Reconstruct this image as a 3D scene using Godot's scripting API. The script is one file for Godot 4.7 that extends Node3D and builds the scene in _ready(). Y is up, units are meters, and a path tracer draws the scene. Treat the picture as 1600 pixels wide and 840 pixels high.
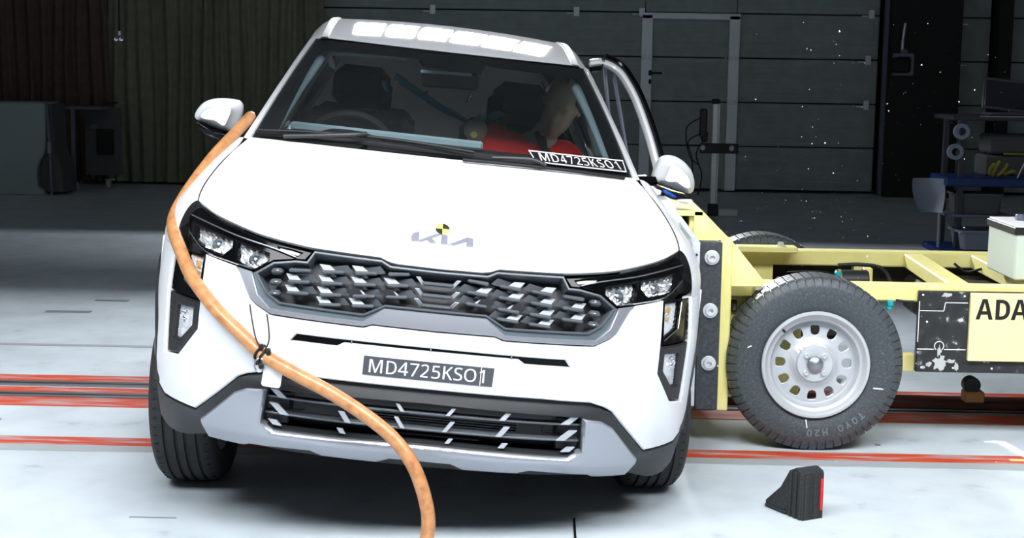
extends Node3D
# A crash-test hall: a white hatchback SUV struck on its side by a yellow barrier trolley. Units are metres.

var mats := {}
var used_names := {}
var serif_free_font: SystemFont

# ---------------------------------------------------------------- mesh building
class Sh:
	var v := PackedVector3Array()          # triangle soup, counter-clockwise seen from outside

	func tri(a: Vector3, b: Vector3, c: Vector3) -> void:
		v.append(a); v.append(b); v.append(c)

	func trih(a: Vector3, b: Vector3, c: Vector3, hint: Vector3) -> void:
		if (b - a).cross(c - a).dot(hint) >= 0.0:
			tri(a, b, c)
		else:
			tri(a, c, b)

	func quad(a: Vector3, b: Vector3, c: Vector3, d: Vector3) -> void:
		tri(a, b, c); tri(a, c, d)

	func quadh(a: Vector3, b: Vector3, c: Vector3, d: Vector3, hint: Vector3) -> void:
		if (b - a).cross(c - a).dot(hint) + (c - a).cross(d - a).dot(hint) >= 0.0:
			quad(a, b, c, d)
		else:
			quad(d, c, b, a)

	func add(o: Sh, t: Transform3D) -> void:
		var flip := t.basis.determinant() < 0.0
		for i in range(0, o.v.size(), 3):
			if flip:
				tri(t * o.v[i], t * o.v[i + 2], t * o.v[i + 1])
			else:
				tri(t * o.v[i], t * o.v[i + 1], t * o.v[i + 2])

	func box(c: Vector3, s: Vector3, bevel := 0.0, b := Basis()) -> Sh:
		var h := s * 0.5
		var e: float = minf(bevel, minf(h.x, minf(h.y, h.z)) * 0.95)
		if e <= 0.0:
			for ax in 3:
				for sg in [-1.0, 1.0]:
					var n := Vector3(); n[ax] = sg
					var p: Array[Vector3] = []
					for k in [[-1, -1], [1, -1], [1, 1], [-1, 1]]:
						var q := Vector3(); q[ax] = sg * h[ax]; q[(ax + 1) % 3] = k[0] * h[(ax + 1) % 3]; q[(ax + 2) % 3] = k[1] * h[(ax + 2) % 3]
						p.append(c + b * q)
					quadh(p[0], p[1], p[2], p[3], b * n)
			return self
		for ax in 3:                              # six faces
			for sg in [-1.0, 1.0]:
				var p: Array[Vector3] = []
				for k in [[-1, -1], [1, -1], [1, 1], [-1, 1]]:
					p.append(c + b * corner(h, e, ax, sg, k[0], k[1]))
				var n := Vector3(); n[ax] = sg
				quadh(p[0], p[1], p[2], p[3], b * n)
		for ax in 3:                              # twelve chamfers, along axis ax
			var a1 := (ax + 1) % 3
			var a2 := (ax + 2) % 3
			for s1 in [-1.0, 1.0]:
				for s2 in [-1.0, 1.0]:
					var q: Array[Vector3] = []
					for k in [[-1.0, 0], [1.0, 0], [1.0, 1], [-1.0, 1]]:
						var w := Vector3()
						w[ax] = k[0] * (h[ax] - e)
						w[a1] = s1 * (h[a1] - (e if k[1] == 1 else 0.0))
						w[a2] = s2 * (h[a2] - (0.0 if k[1] == 1 else e))
						q.append(c + b * w)
					var n := Vector3(); n[a1] = s1; n[a2] = s2
					quadh(q[0], q[1], q[2], q[3], b * n)
		for sx in [-1.0, 1.0]:
			for sy in [-1.0, 1.0]:
				for sz in [-1.0, 1.0]:
					var n := Vector3(sx, sy, sz)
					trih(c + b * (n * Vector3(h.x, h.y - e, h.z - e)), c + b * (n * Vector3(h.x - e, h.y, h.z - e)), c + b * (n * Vector3(h.x - e, h.y - e, h.z)), b * n)
		return self

	static func corner(h: Vector3, e: float, ax: int, sg: float, k1: float, k2: float) -> Vector3:
		var q := Vector3(); q[ax] = sg * h[ax]
		q[(ax + 1) % 3] = k1 * (h[(ax + 1) % 3] - e); q[(ax + 2) % 3] = k2 * (h[(ax + 2) % 3] - e)
		return q

	func bar(a: Vector3, b: Vector3, w: float, h: float, up := Vector3.UP, bevel := 0.002) -> Sh:
		var d := (b - a)
		var z := d.normalized()
		var x := up.cross(z).normalized()
		var y := z.cross(x)
		return box((a + b) * 0.5, Vector3(w, h, d.length()), bevel, Basis(x, y, z))

	func tube(path: PackedVector3Array, r, seg := 12, caps := true) -> Sh:
		var rings: Array[PackedVector3Array] = []
		var t0 := (path[1] - path[0]).normalized()
		var side := t0.cross(Vector3.UP if absf(t0.y) < 0.9 else Vector3.RIGHT).normalized()
		for i in path.size():
			var t := (path[mini(i + 1, path.size() - 1)] - path[maxi(i - 1, 0)]).normalized()
			side = (side - t * side.dot(t)).normalized()
			var up := t.cross(side)
			var rr: float = r[i] if r is Array or r is PackedFloat32Array else r
			var ring := PackedVector3Array()
			for k in seg:
				var a := TAU * k / seg
				ring.append(path[i] + (side * cos(a) + up * sin(a)) * rr)
			rings.append(ring)
		for i in rings.size() - 1:
			for k in seg:
				var l := (k + 1) % seg
				quad(rings[i][k], rings[i][l], rings[i + 1][l], rings[i + 1][k])
		if caps:
			fan(path[0], rings[0], -t0)
			fan(path[path.size() - 1], rings[rings.size() - 1], (path[path.size() - 1] - path[path.size() - 2]).normalized())
		return self

	func fan(c: Vector3, ring: PackedVector3Array, hint: Vector3) -> void:
		for k in ring.size():
			trih(c, ring[k], ring[(k + 1) % ring.size()], hint)

	# profile points are (radius, height along the y axis of t); the profile runs so that its outside lies on the right when going up
	func lathe(profile: PackedVector2Array, seg: int, t := Transform3D()) -> Sh:
		for i in profile.size() - 1:
			for k in seg:
				var a := TAU * k / seg
				var b := TAU * (k + 1) / seg
				var p := t * Vector3(profile[i].x * cos(a), profile[i].y, profile[i].x * sin(a))
				var q := t * Vector3(profile[i].x * cos(b), profile[i].y, profile[i].x * sin(b))
				var r := t * Vector3(profile[i + 1].x * cos(b), profile[i + 1].y, profile[i + 1].x * sin(b))
				var s := t * Vector3(profile[i + 1].x * cos(a), profile[i + 1].y, profile[i + 1].x * sin(a))
				if profile[i].x < 1e-6:
					tri(p, s, r)
				elif profile[i + 1].x < 1e-6:
					tri(p, s, q)
				else:
					quad(p, s, r, q)
		return self

	func grid(rows: Array, flip := false, close := false) -> Sh:
		for i in rows.size() - 1:
			var a: PackedVector3Array = rows[i]
			var b: PackedVector3Array = rows[i + 1]
			for k in (a.size() if close else a.size() - 1):
				var l := (k + 1) % a.size()
				if flip:
					quad(a[k], b[k], b[l], a[l])
				else:
					quad(a[k], a[l], b[l], b[k])
		return self

	# a prism over a counter-clockwise outline in the x-y plane of t, from z = 0 (front, facing +z) back to z = -depth
	func prism(outline: PackedVector2Array, depth: float, t := Transform3D(), bevel := 0.0) -> Sh:
		var o := outline.duplicate()
		if Sh.area(o) < 0.0:
			o.reverse()
		var inner := Sh.inset(o, bevel) if bevel > 0.0 else o
		var ids := Geometry2D.triangulate_polygon(inner)
		var n := t.basis.z
		for i in range(0, ids.size(), 3):
			var p: Array[Vector3] = []
			for k in 3:
				p.append(Vector3(inner[ids[i + k]].x, inner[ids[i + k]].y, 0))
			trih(t * p[0], t * p[1], t * p[2], n)
		ids = Geometry2D.triangulate_polygon(o)
		for i in range(0, ids.size(), 3):
			var p: Array[Vector3] = []
			for k in 3:
				p.append(Vector3(o[ids[i + k]].x, o[ids[i + k]].y, -depth))
			trih(t * p[0], t * p[1], t * p[2], -n)
		for i in o.size():
			var j := (i + 1) % o.size()
			var out := t.basis * Vector3((o[j] - o[i]).y, -(o[j] - o[i]).x, 0)
			if bevel > 0.0:
				quadh(t * Vector3(inner[i].x, inner[i].y, 0), t * Vector3(inner[j].x, inner[j].y, 0), t * Vector3(o[j].x, o[j].y, -bevel), t * Vector3(o[i].x, o[i].y, -bevel), out + n * out.length())
			quadh(t * Vector3(o[i].x, o[i].y, -bevel), t * Vector3(o[j].x, o[j].y, -bevel), t * Vector3(o[j].x, o[j].y, -depth), t * Vector3(o[i].x, o[i].y, -depth), out)
		return self

	static func area(p: PackedVector2Array) -> float:
		var s := 0.0
		for i in p.size():
			s += p[i].cross(p[(i + 1) % p.size()])
		return s * 0.5

	static func inset(p: PackedVector2Array, d: float) -> PackedVector2Array:      # d > 0 shrinks a counter-clockwise outline
		var out := PackedVector2Array()
		var n := p.size()
		for i in n:
			var e1 := (p[i] - p[(i + n - 1) % n]).normalized()
			var e2 := (p[(i + 1) % n] - p[i]).normalized()
			var n1 := Vector2(-e1.y, e1.x)
			var n2 := Vector2(-e2.y, e2.x)
			var m := (n1 + n2)
			var k := maxf(1.0 + n1.dot(n2), 0.35)
			out.append(p[i] + m * (d / k))
		return out

	static func dense(p: PackedVector2Array, step: float) -> PackedVector2Array:
		var out := PackedVector2Array()
		for i in p.size():
			var a := p[i]
			var b := p[(i + 1) % p.size()]
			var n := maxi(1, ceili(a.distance_to(b) / step))
			for k in n:
				out.append(a.lerp(b, float(k) / n))
		return out

	# a sheet over a curved surface: surf(Vector2, depth) gives the point; outline and holes are cut exactly; its edges turn back by thick
	func panel(outline: PackedVector2Array, holes: Array, surf: Callable, step := 0.03, thick := 0.02, bevel := 0.003, flip := false, xs := PackedFloat32Array()) -> Sh:
		var o := Sh.dense(outline, step)
		if Sh.area(o) < 0.0:
			o.reverse()
		var oi := Sh.inset(o, bevel)
		var hs: Array[PackedVector2Array] = []
		var hi: Array[PackedVector2Array] = []
		var hb: Array[Rect2] = []
		for h0 in holes:
			var h: PackedVector2Array = Sh.dense(h0, step)
			if Sh.area(h) < 0.0:
				h.reverse()
			hs.append(h)
			hi.append(Sh.inset(h, -bevel))
			hb.append(bounds(hi[-1]))
		var r := bounds(oi)
		var gx := PackedFloat32Array()
		if xs.size():
			for x in xs:
				if x > r.position.x and x < r.end.x:
					gx.append(x)
			gx.insert(0, r.position.x); gx.append(r.end.x)
		else:
			var nx := maxi(1, ceili(r.size.x / step))
			for i in nx + 1:
				gx.append(lerpf(r.position.x, r.end.x, float(i) / nx))
		var ny := maxi(1, ceili(r.size.y / step))
		for i in gx.size() - 1:
			for j in ny:
				var y0 := lerpf(r.position.y, r.end.y, float(j) / ny)
				var y1 := lerpf(r.position.y, r.end.y, float(j + 1) / ny)
				var cell := PackedVector2Array([Vector2(gx[i], y0), Vector2(gx[i + 1], y0), Vector2(gx[i + 1], y1), Vector2(gx[i], y1)])
				var pieces := Geometry2D.intersect_polygons(cell, oi)
				for k in hi.size():
					if not hb[k].intersects(bounds(cell)):
						continue
					var left: Array[PackedVector2Array] = []
					for p in pieces:
						for q in Geometry2D.clip_polygons(p, hi[k]):
							if not Geometry2D.is_polygon_clockwise(q) or true:
								left.append(q)
					pieces = left
				for p in pieces:
					if p.size() < 3:
						continue
					var ids := Geometry2D.triangulate_polygon(p)
					for m in range(0, ids.size(), 3):
						var a := p[ids[m]]; var b := p[ids[m + 1]]; var c := p[ids[m + 2]]
						if ((b - a).cross(c - a) < 0.0) != flip:
							tri(surf.call(a, 0.0), surf.call(c, 0.0), surf.call(b, 0.0))
						else:
							tri(surf.call(a, 0.0), surf.call(b, 0.0), surf.call(c, 0.0))
		edge(oi, o, surf, thick, bevel, flip)
		for k in hs.size():
			var a := hs[k].duplicate(); a.reverse()
			var b := hi[k].duplicate(); b.reverse()
			edge(b, a, surf, thick, bevel, flip)
		return self

	func edge(inner: PackedVector2Array, outer: PackedVector2Array, surf: Callable, thick: float, bevel: float, flip: bool) -> void:
		for i in outer.size():
			var j := (i + 1) % outer.size()
			var a: Vector3 = surf.call(inner[i], 0.0); var b: Vector3 = surf.call(inner[j], 0.0)
			var c: Vector3 = surf.call(outer[j], -bevel); var d: Vector3 = surf.call(outer[i], -bevel)
			if thick <= 0.0:
				continue
			var e: Vector3 = surf.call(outer[j], -thick); var f: Vector3 = surf.call(outer[i], -thick)
			if flip:
				quad(a, b, c, d); quad(d, c, e, f)
			else:
				quad(d, c, b, a); quad(f, e, c, d)

	static func bounds(p: PackedVector2Array) -> Rect2:
		var r := Rect2(p[0], Vector2.ZERO)
		for q in p:
			r = r.expand(q)
		return r

	func mesh(angle := 38.0) -> ArrayMesh:          # normals are smoothed where faces meet at less than the angle
		var n := v.size() / 3
		var fn := PackedVector3Array(); fn.resize(n)
		var at := {}
		var limit := cos(deg_to_rad(angle))
		for i in n:
			fn[i] = (v[3 * i + 1] - v[3 * i]).cross(v[3 * i + 2] - v[3 * i])
			for k in 3:
				var key := Vector3i((v[3 * i + k] * 20000.0).round())
				if at.has(key):
					at[key].append(i)
				else:
					at[key] = PackedInt32Array([i])
		var un := PackedVector3Array(); un.resize(n)
		for i in n:
			un[i] = fn[i].normalized()
		var vv := PackedVector3Array(); vv.resize(v.size())
		var nn := PackedVector3Array(); nn.resize(v.size())
		for i in n:
			for k in 3:
				var s := Vector3()
				for f in at[Vector3i((v[3 * i + k] * 20000.0).round())]:
					if un[f].dot(un[i]) > limit:
						s += fn[f]
				var d: int = 3 * i + [0, 2, 1][k]        # clockwise for Godot
				vv[d] = v[3 * i + k]
				nn[d] = s.normalized() if s.length_squared() > 1e-24 else un[i]
		var arr := []
		arr.resize(Mesh.ARRAY_MAX)
		arr[Mesh.ARRAY_VERTEX] = vv
		arr[Mesh.ARRAY_NORMAL] = nn
		var m := ArrayMesh.new()
		m.add_surface_from_arrays(Mesh.PRIMITIVE_TRIANGLES, arr)
		return m

# ---------------------------------------------------------------- naming things
func numbered(called: String) -> String:
	used_names[called] = used_names.get(called, -1) + 1
	return called if used_names[called] == 0 else "%s_%03d" % [called, used_names[called]]

func tag(o: Node, label: String, category := "", group := "", kind := "") -> Node:
	if label: o.set_meta("label", label)
	if category: o.set_meta("category", category)
	if group: o.set_meta("group", group)
	if kind: o.set_meta("kind", kind)
	return o

func thing(called: String, label: String, category: String, at := Vector3.ZERO, group := "") -> Node3D:
	var o := Node3D.new()
	o.name = numbered(called)
	add_child(o)
	o.position = at
	tag(o, label, category, group)
	return o

func part(called: String, shape, material: Material, parent: Node = null, at := Vector3.ZERO) -> MeshInstance3D:
	var o := MeshInstance3D.new()
	o.mesh = shape.mesh() if shape is Sh else shape
	o.material_override = material
	if parent == null:
		o.name = numbered(called)
		add_child(o)
	else:
		o.name = called
		parent.add_child(o, true)
	o.position = at
	return o

func struct(called: String, shape, material: Material, label := "", parent: Node = null) -> MeshInstance3D:
	var o := part(called, shape, material, parent)
	if parent == null:
		tag(o, label, "", "", "structure")
	return o

func sh() -> Sh:
	return Sh.new()

func pv(a: Array) -> PackedVector2Array:              # pairs of numbers to points
	var p := PackedVector2Array()
	for i in range(0, a.size(), 2):
		p.append(Vector2(a[i], a[i + 1]))
	return p

func pv3(a: Array) -> PackedVector3Array:
	var p := PackedVector3Array()
	for i in range(0, a.size(), 3):
		p.append(Vector3(a[i], a[i + 1], a[i + 2]))
	return p

func mirrored(p: PackedVector2Array, s: float) -> PackedVector2Array:
	var q := PackedVector2Array()
	for a in p:
		q.append(Vector2(a.x * s, a.y))
	return q

func both_halves(right: PackedVector2Array) -> PackedVector2Array:     # an outline given from the middle line round the right half back to the middle line
	var q := right.duplicate()
	for i in range(right.size() - 1, -1, -1):
		if right[i].x > 1e-4:
			q.append(Vector2(-right[i].x, right[i].y))
	return q

func ring2(c: Vector2, rx: float, ry: float, n: int, turn := 0.0) -> PackedVector2Array:
	var p := PackedVector2Array()
	for i in n:
		var a := TAU * i / n
		p.append(c + Vector2(rx * cos(a), ry * sin(a)).rotated(turn))
	return p

func rounded(w: float, h: float, r: float, n := 5) -> PackedVector2Array:
	var p := PackedVector2Array()
	for c in [[1, -1, -PI / 2], [1, 1, 0.0], [-1, 1, PI / 2], [-1, -1, PI]]:
		for i in n + 1:
			var a: float = c[2] + PI / 2 * i / n
			p.append(Vector2(c[0] * (w / 2 - r) + r * cos(a), c[1] * (h / 2 - r) + r * sin(a)))
	return p

func curve3(pts: PackedVector3Array, n := 8) -> PackedVector3Array:    # a smooth line through the points
	var out := PackedVector3Array()
	for i in pts.size() - 1:
		for k in n:
			var t := float(k) / n
			out.append(pts[i].cubic_interpolate(pts[i + 1], pts[maxi(i - 1, 0)], pts[mini(i + 2, pts.size() - 1)], t))
	out.append(pts[pts.size() - 1])
	return out

func bez(a: Vector3, b: Vector3, c: Vector3, d: Vector3, t: float) -> Vector3:
	return a.bezier_interpolate(b, c, d, t)

# ---------------------------------------------------------------- materials
func mat(called: String, c: Color, rough := 0.6, metal := 0.0) -> StandardMaterial3D:
	if mats.has(called):
		return mats[called]
	var m := StandardMaterial3D.new()
	m.resource_name = called
	m.albedo_color = c
	m.roughness = rough
	m.metallic = metal
	mats[called] = m
	return m

func noise_tex(freq: float, octaves: int, ramp: Gradient, size := 512, seed_ := 1, kind := FastNoiseLite.TYPE_SIMPLEX_SMOOTH, normal := false) -> NoiseTexture2D:
	var n := FastNoiseLite.new()
	n.noise_type = kind
	n.seed = seed_
	n.frequency = freq
	n.fractal_octaves = octaves
	var t := NoiseTexture2D.new()
	t.width = size
	t.height = size
	t.seamless = true
	t.noise = n
	t.as_normal_map = normal
	if ramp:
		t.color_ramp = ramp
	return t

func ramp(stops: Array) -> Gradient:
	var g := Gradient.new()
	var o := PackedFloat32Array()
	var c := PackedColorArray()
	for s in stops:
		o.append(s[0]); c.append(s[1])
	g.offsets = o
	g.colors = c
	return g

func grained(m: StandardMaterial3D, tex: Texture2D, scale: float, world := false, stretch := Vector3.ONE) -> StandardMaterial3D:
	m.albedo_texture = tex
	m.uv1_triplanar = true
	m.uv1_world_triplanar = world
	m.uv1_scale = stretch * scale
	return m

func glowing(called: String, c: Color, energy: float) -> StandardMaterial3D:
	var m := mat(called, Color(0.9, 0.9, 0.9), 0.5)
	m.emission_enabled = true
	m.emission = c
	m.emission_energy_multiplier = energy
	return m

func make_materials() -> void:
	var paint := mat("white paint", Color(0.90, 0.905, 0.915), 0.5)
	paint.metallic_specular = 0.0
	paint.clearcoat_enabled = true
	paint.clearcoat = 0.6
	paint.clearcoat_roughness = 0.04
	var sp := mat("silver paint", Color(0.66, 0.67, 0.70), 0.38, 0.75)
	sp.clearcoat_enabled = true
	sp.clearcoat = 0.5
	sp.clearcoat_roughness = 0.1
	mat("gloss black", Color(0.025, 0.025, 0.03), 0.10).metallic_specular = 0.28
	mat("black plastic", Color(0.135, 0.142, 0.15), 0.48)
	mat("grille grey", Color(0.33, 0.35, 0.37), 0.36, 0.15)
	mat("satin blade", Color(0.72, 0.735, 0.76), 0.34, 0.2)
	mat("chrome", Color(0.93, 0.94, 0.95), 0.10, 1.0)
	mat("steel", Color(0.62, 0.64, 0.66), 0.35, 0.9)
	mat("zinc", Color(0.84, 0.85, 0.86), 0.35, 0.45)
	var silver := mat("wheel silver", Color(0.76, 0.77, 0.785), 0.40, 0.3)
	silver.clearcoat_enabled = true
	silver.clearcoat = 0.3
	var clear := mat("clear lens", Color(0.02, 0.02, 0.02, 0.03), 0.02)
	clear.transparency = BaseMaterial3D.TRANSPARENCY_ALPHA
	var glass := mat("window glass", Color(0.05, 0.09, 0.085, 0.16), 0.02)
	glass.transparency = BaseMaterial3D.TRANSPARENCY_ALPHA
	var dkglass := mat("rear glass", Color(0.05, 0.06, 0.06, 0.75), 0.02)
	dkglass.transparency = BaseMaterial3D.TRANSPARENCY_ALPHA
	mat("frit", Color(0.012, 0.012, 0.013), 0.25)
	var amber := mat("amber lens", Color(0.82, 0.68, 0.48), 0.15, 0.4)
	mat("reflector", Color(0.95, 0.955, 0.96), 0.2, 0.6)
	amber.clearcoat_enabled = true
	mat("fluted glass", Color(0.90, 0.91, 0.93), 0.15, 0.35)
	var rub := mat("rubber", Color(1, 1, 1), 0.75)
	grained(rub, noise_tex(0.05, 4, ramp([[0.0, Color(0.10, 0.105, 0.11)], [0.55, Color(0.14, 0.145, 0.15)], [1.0, Color(0.23, 0.24, 0.25)]]), 512, 3), 3.0)
	var dusty := mat("dusty rubber", Color(1, 1, 1), 0.7)
	grained(dusty, noise_tex(0.045, 6, ramp([[0.0, Color(0.20, 0.22, 0.235)], [0.55, Color(0.255, 0.28, 0.295)], [0.8, Color(0.31, 0.335, 0.35)], [0.9, Color(0.36, 0.385, 0.40)], [1.0, Color(0.62, 0.65, 0.67)]]), 512, 8), 3.2)
	dusty.roughness = 0.5
	var hose := mat("hose rubber", Color(1, 1, 1), 0.42)
	grained(hose, noise_tex(0.03, 5, ramp([[0.0, Color(0.56, 0.34, 0.19)], [0.4, Color(0.72, 0.49, 0.30)], [0.62, Color(0.76, 0.54, 0.35)], [1.0, Color(0.80, 0.61, 0.44)]]), 512, 11), 1.6)
	hose.clearcoat_enabled = true
	hose.clearcoat = 0.3
	hose.clearcoat_roughness = 0.25
	var yel := mat("yellow paint", Color(1, 1, 1), 0.45)
	grained(yel, noise_tex(0.012, 5, ramp([[0.0, Color(0.90, 0.86, 0.55)], [0.6, Color(0.925, 0.89, 0.59)], [1.0, Color(0.94, 0.915, 0.67)]]), 512, 21), 1.1)
	mat("yellow board", Color(0.95, 0.905, 0.66), 0.55)
	var plate := mat("dark plate", Color(1, 1, 1), 0.55, 0.1)
	grained(plate, noise_tex(0.05, 5, ramp([[0.0, Color(0.17, 0.185, 0.20)], [0.7, Color(0.235, 0.25, 0.265)], [0.86, Color(0.27, 0.285, 0.30)], [1.0, Color(0.60, 0.62, 0.63)]]), 512, 31), 1.7)
	var worn := mat("worn black foil", Color(1, 1, 1), 0.5)
	grained(worn, noise_tex(0.016, 6, ramp([[0.0, Color(0.10, 0.105, 0.11)], [0.6, Color(0.15, 0.16, 0.165)], [0.74, Color(0.20, 0.21, 0.22)], [0.86, Color(0.72, 0.73, 0.72)], [1.0, Color(0.85, 0.86, 0.85)]]), 512, 36), 1.6)
	var alu := mat("aluminium", Color(1, 1, 1), 0.45, 0.35)
	grained(alu, noise_tex(0.04, 4, ramp([[0.0, Color(0.78, 0.80, 0.82)], [1.0, Color(0.90, 0.91, 0.92)]]), 256, 41), 3.0)
	mat("white plastic", Color(0.88, 0.88, 0.88), 0.5)
	mat("teal plastic", Color(0.07, 0.60, 0.62), 0.4)
	mat("green cap", Color(0.02, 0.45, 0.36), 0.4)
	mat("blue shelf", Color(0.06, 0.19, 0.42), 0.45)
	mat("blue film", Color(0.04, 0.30, 0.72), 0.4)
	mat("bin grey", Color(0.52, 0.56, 0.62), 0.5)
	mat("red cloth", Color(0.92, 0.05, 0.04), 0.8)
	mat("red bin stuff", Color(0.55, 0.12, 0.08), 0.8)
	mat("letter white", Color(0.95, 0.95, 0.95), 0.6)
	mat("letter black", Color(0.02, 0.02, 0.02), 0.6)
	mat("sticker black", Color(0.05, 0.05, 0.055), 0.5)
	mat("plate grey", Color(0.26, 0.275, 0.30), 0.5)
	mat("target yellow", Color(0.92, 0.95, 0.45), 0.6)
	mat("dummy skin", Color(0.66, 0.64, 0.58), 0.5)
	mat("dummy cap", Color(0.70, 0.70, 0.66), 0.4)
	mat("pale trim", Color(0.60, 0.72, 0.75), 0.7)
	mat("cable teal", Color(0.22, 0.50, 0.62), 0.5)
	mat("seat cloth", Color(0.05, 0.05, 0.055), 0.85)
	mat("headliner", Color(0.30, 0.31, 0.30), 0.9)
	mat("interior black", Color(0.035, 0.035, 0.037), 0.7)
	mat("red reflector", Color(0.85, 0.10, 0.10), 0.3)
	var conc := mat("floor paint", Color(1, 1, 1), 0.36)
	grained(conc, noise_tex(0.006, 6, ramp([[0.0, Color(0.735, 0.775, 0.80)], [0.35, Color(0.77, 0.805, 0.83)], [0.65, Color(0.785, 0.82, 0.845)], [1.0, Color(0.80, 0.83, 0.85)]]), 1024, 51), 0.30, true)
	conc.detail_enabled = true
	conc.detail_blend_mode = BaseMaterial3D.BLEND_MODE_MUL
	conc.detail_albedo = noise_tex(0.03, 5, ramp([[0.0, Color(0.84, 0.84, 0.84)], [0.22, Color(0.97, 0.97, 0.97)], [0.6, Color(1, 1, 1)], [1.0, Color(1, 1, 1)]]), 512, 57)
	conc.roughness_texture = noise_tex(0.012, 4, ramp([[0.0, Color(0.36, 0.36, 0.36)], [1.0, Color(0.60, 0.60, 0.60)]]), 512, 52)
	conc.roughness_texture_channel = BaseMaterial3D.TEXTURE_CHANNEL_GREEN
	conc.roughness = 1.0
	var redl := mat("red floor paint", Color(1, 1, 1), 0.45)
	grained(redl, noise_tex(0.010, 6, ramp([[0.0, Color(0.74, 0.70, 0.71)], [0.30, Color(0.74, 0.52, 0.50)], [0.48, Color(0.76, 0.38, 0.33)], [0.62, Color(0.78, 0.27, 0.16)], [0.85, Color(0.80, 0.30, 0.12)], [1.0, Color(0.70, 0.45, 0.38)]]), 1024, 61), 0.55, true, Vector3(0.5, 1, 3))
	mat("rail brown", Color(0.26, 0.13, 0.10), 0.5)
	mat("slot dark", Color(0.05, 0.055, 0.06), 0.5)
	var door := mat("door panel", Color(1, 1, 1), 0.6)
	grained(door, noise_tex(0.02, 4, ramp([[0.0, Color(0.56, 0.60, 0.59)], [1.0, Color(0.63, 0.67, 0.66)]]), 256, 71), 0.8)
	mat("door frame", Color(0.90, 0.93, 0.95), 0.4, 0.2)
	var cur := mat("curtain cloth", Color(1, 1, 1), 0.9)
	grained(cur, noise_tex(0.03, 4, ramp([[0.0, Color(0.46, 0.47, 0.39)], [1.0, Color(0.54, 0.55, 0.46)]]), 256, 81), 1.0)
	var cur2 := mat("curtain brown", Color(1, 1, 1), 0.9)
	grained(cur2, noise_tex(0.03, 4, ramp([[0.0, Color(0.32, 0.27, 0.23)], [1.0, Color(0.39, 0.33, 0.29)]]), 256, 82), 1.0)
	mat("wall dark", Color(0.22, 0.22, 0.21), 0.85)
	mat("hall dark", Color(0.34, 0.35, 0.36), 0.85)
	mat("hall grey", Color(0.58, 0.59, 0.60), 0.85)
	mat("column black", Color(0.085, 0.078, 0.072), 0.7)
	mat("cabinet grey", Color(0.60, 0.66, 0.66), 0.6)
	mat("bench grey", Color(0.42, 0.44, 0.50), 0.5)
	mat("cart grey", Color(0.20, 0.21, 0.25), 0.5)
	mat("laptop grey", Color(0.30, 0.32, 0.36), 0.4)
	mat("screen dark", Color(0.16, 0.17, 0.22), 0.15)
	mat("wood yellow", Color(0.62, 0.58, 0.22), 0.7)
	mat("paper white", Color(0.93, 0.93, 0.94), 0.7)

# ---------------------------------------------------------------- the scene
func _ready() -> void:
	# camera
	var cam := Camera3D.new()
	cam.name = "camera"
	cam.fov = rad_to_deg(2.0 * atan(420.0 / 2400.0))
	cam.near = 0.1
	cam.far = 100.0
	add_child(cam)
	cam.position = Vector3(0, 1.45, 0)
	cam.basis = Basis(Vector3.UP, deg_to_rad(1.1)) * Basis(Vector3.RIGHT, deg_to_rad(-7.64)) * Basis(Vector3.BACK, deg_to_rad(0.9))
	cam.current = true
	# surroundings: a closed hall, so the sky is black
	var env := Environment.new()
	env.background_mode = Environment.BG_COLOR
	env.background_color = Color(0, 0, 0)
	env.tonemap_mode = Environment.TONE_MAPPER_LINEAR
	env.tonemap_exposure = 1.0
	env.sdfgi_enabled = true
	env.ssao_enabled = true
	env.ssil_enabled = true
	var we := WorldEnvironment.new()
	we.name = "environment"
	we.environment = env
	add_child(we)
	make_materials()
	# floodlights: a row of six behind the crash that throws shadows towards the camera, and soft banks above and in front
	for i in 6:
		floodlight(Vector3(-1.27 + i * 0.285, 3.05, -11.6), Vector3(0, -0.42, 1), Vector2(0.235, 0.66), 14.0, Color(0.97, 0.985, 1.0), ["leftmost", "second", "third", "fourth", "fifth", "rightmost"][i] + " floodlight of the hanging row behind the car", "row of floodlights behind the car")
	for i in 3:
		floodlight(Vector3(-3.0 + i * 3.0, 5.2, -1.2), Vector3(0, -0.88, -0.48), Vector2(2.2, 1.8), 16.8, Color(0.97, 0.985, 1.0), ["left", "middle", "right"][i] + " large soft floodlight hanging above the camera", "soft floodlights above the camera")
	var flag := sh()  # added unseen board: keeps the soft floodlights off the far floor and back wall
	flag.box(Vector3(0, 5.03, -4.0), Vector3(14.0, 3.94, 0.04), 0.0)
	tag(part("light_blocker", flag, mats["letter black"]), "added wide black board out of view that blocks the soft floodlights from the back floor and wall", "flag board")
	flag = sh()  # second added blocker, unseen: darkens the floor beneath the rear floodlights
	flag.box(Vector3(-0.56, 2.655, -11.36), Vector3(9.0, 0.015, 0.60), 0.0)
	tag(part("light_blocker", flag, mats["letter black"]), "added narrow black board out of view that blocks the rear floodlights from the floor below them", "flag board")
	hall()
	car()
	dummy()
	hose()
	trolley()
	chock()
	background()
	fragments()

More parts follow.
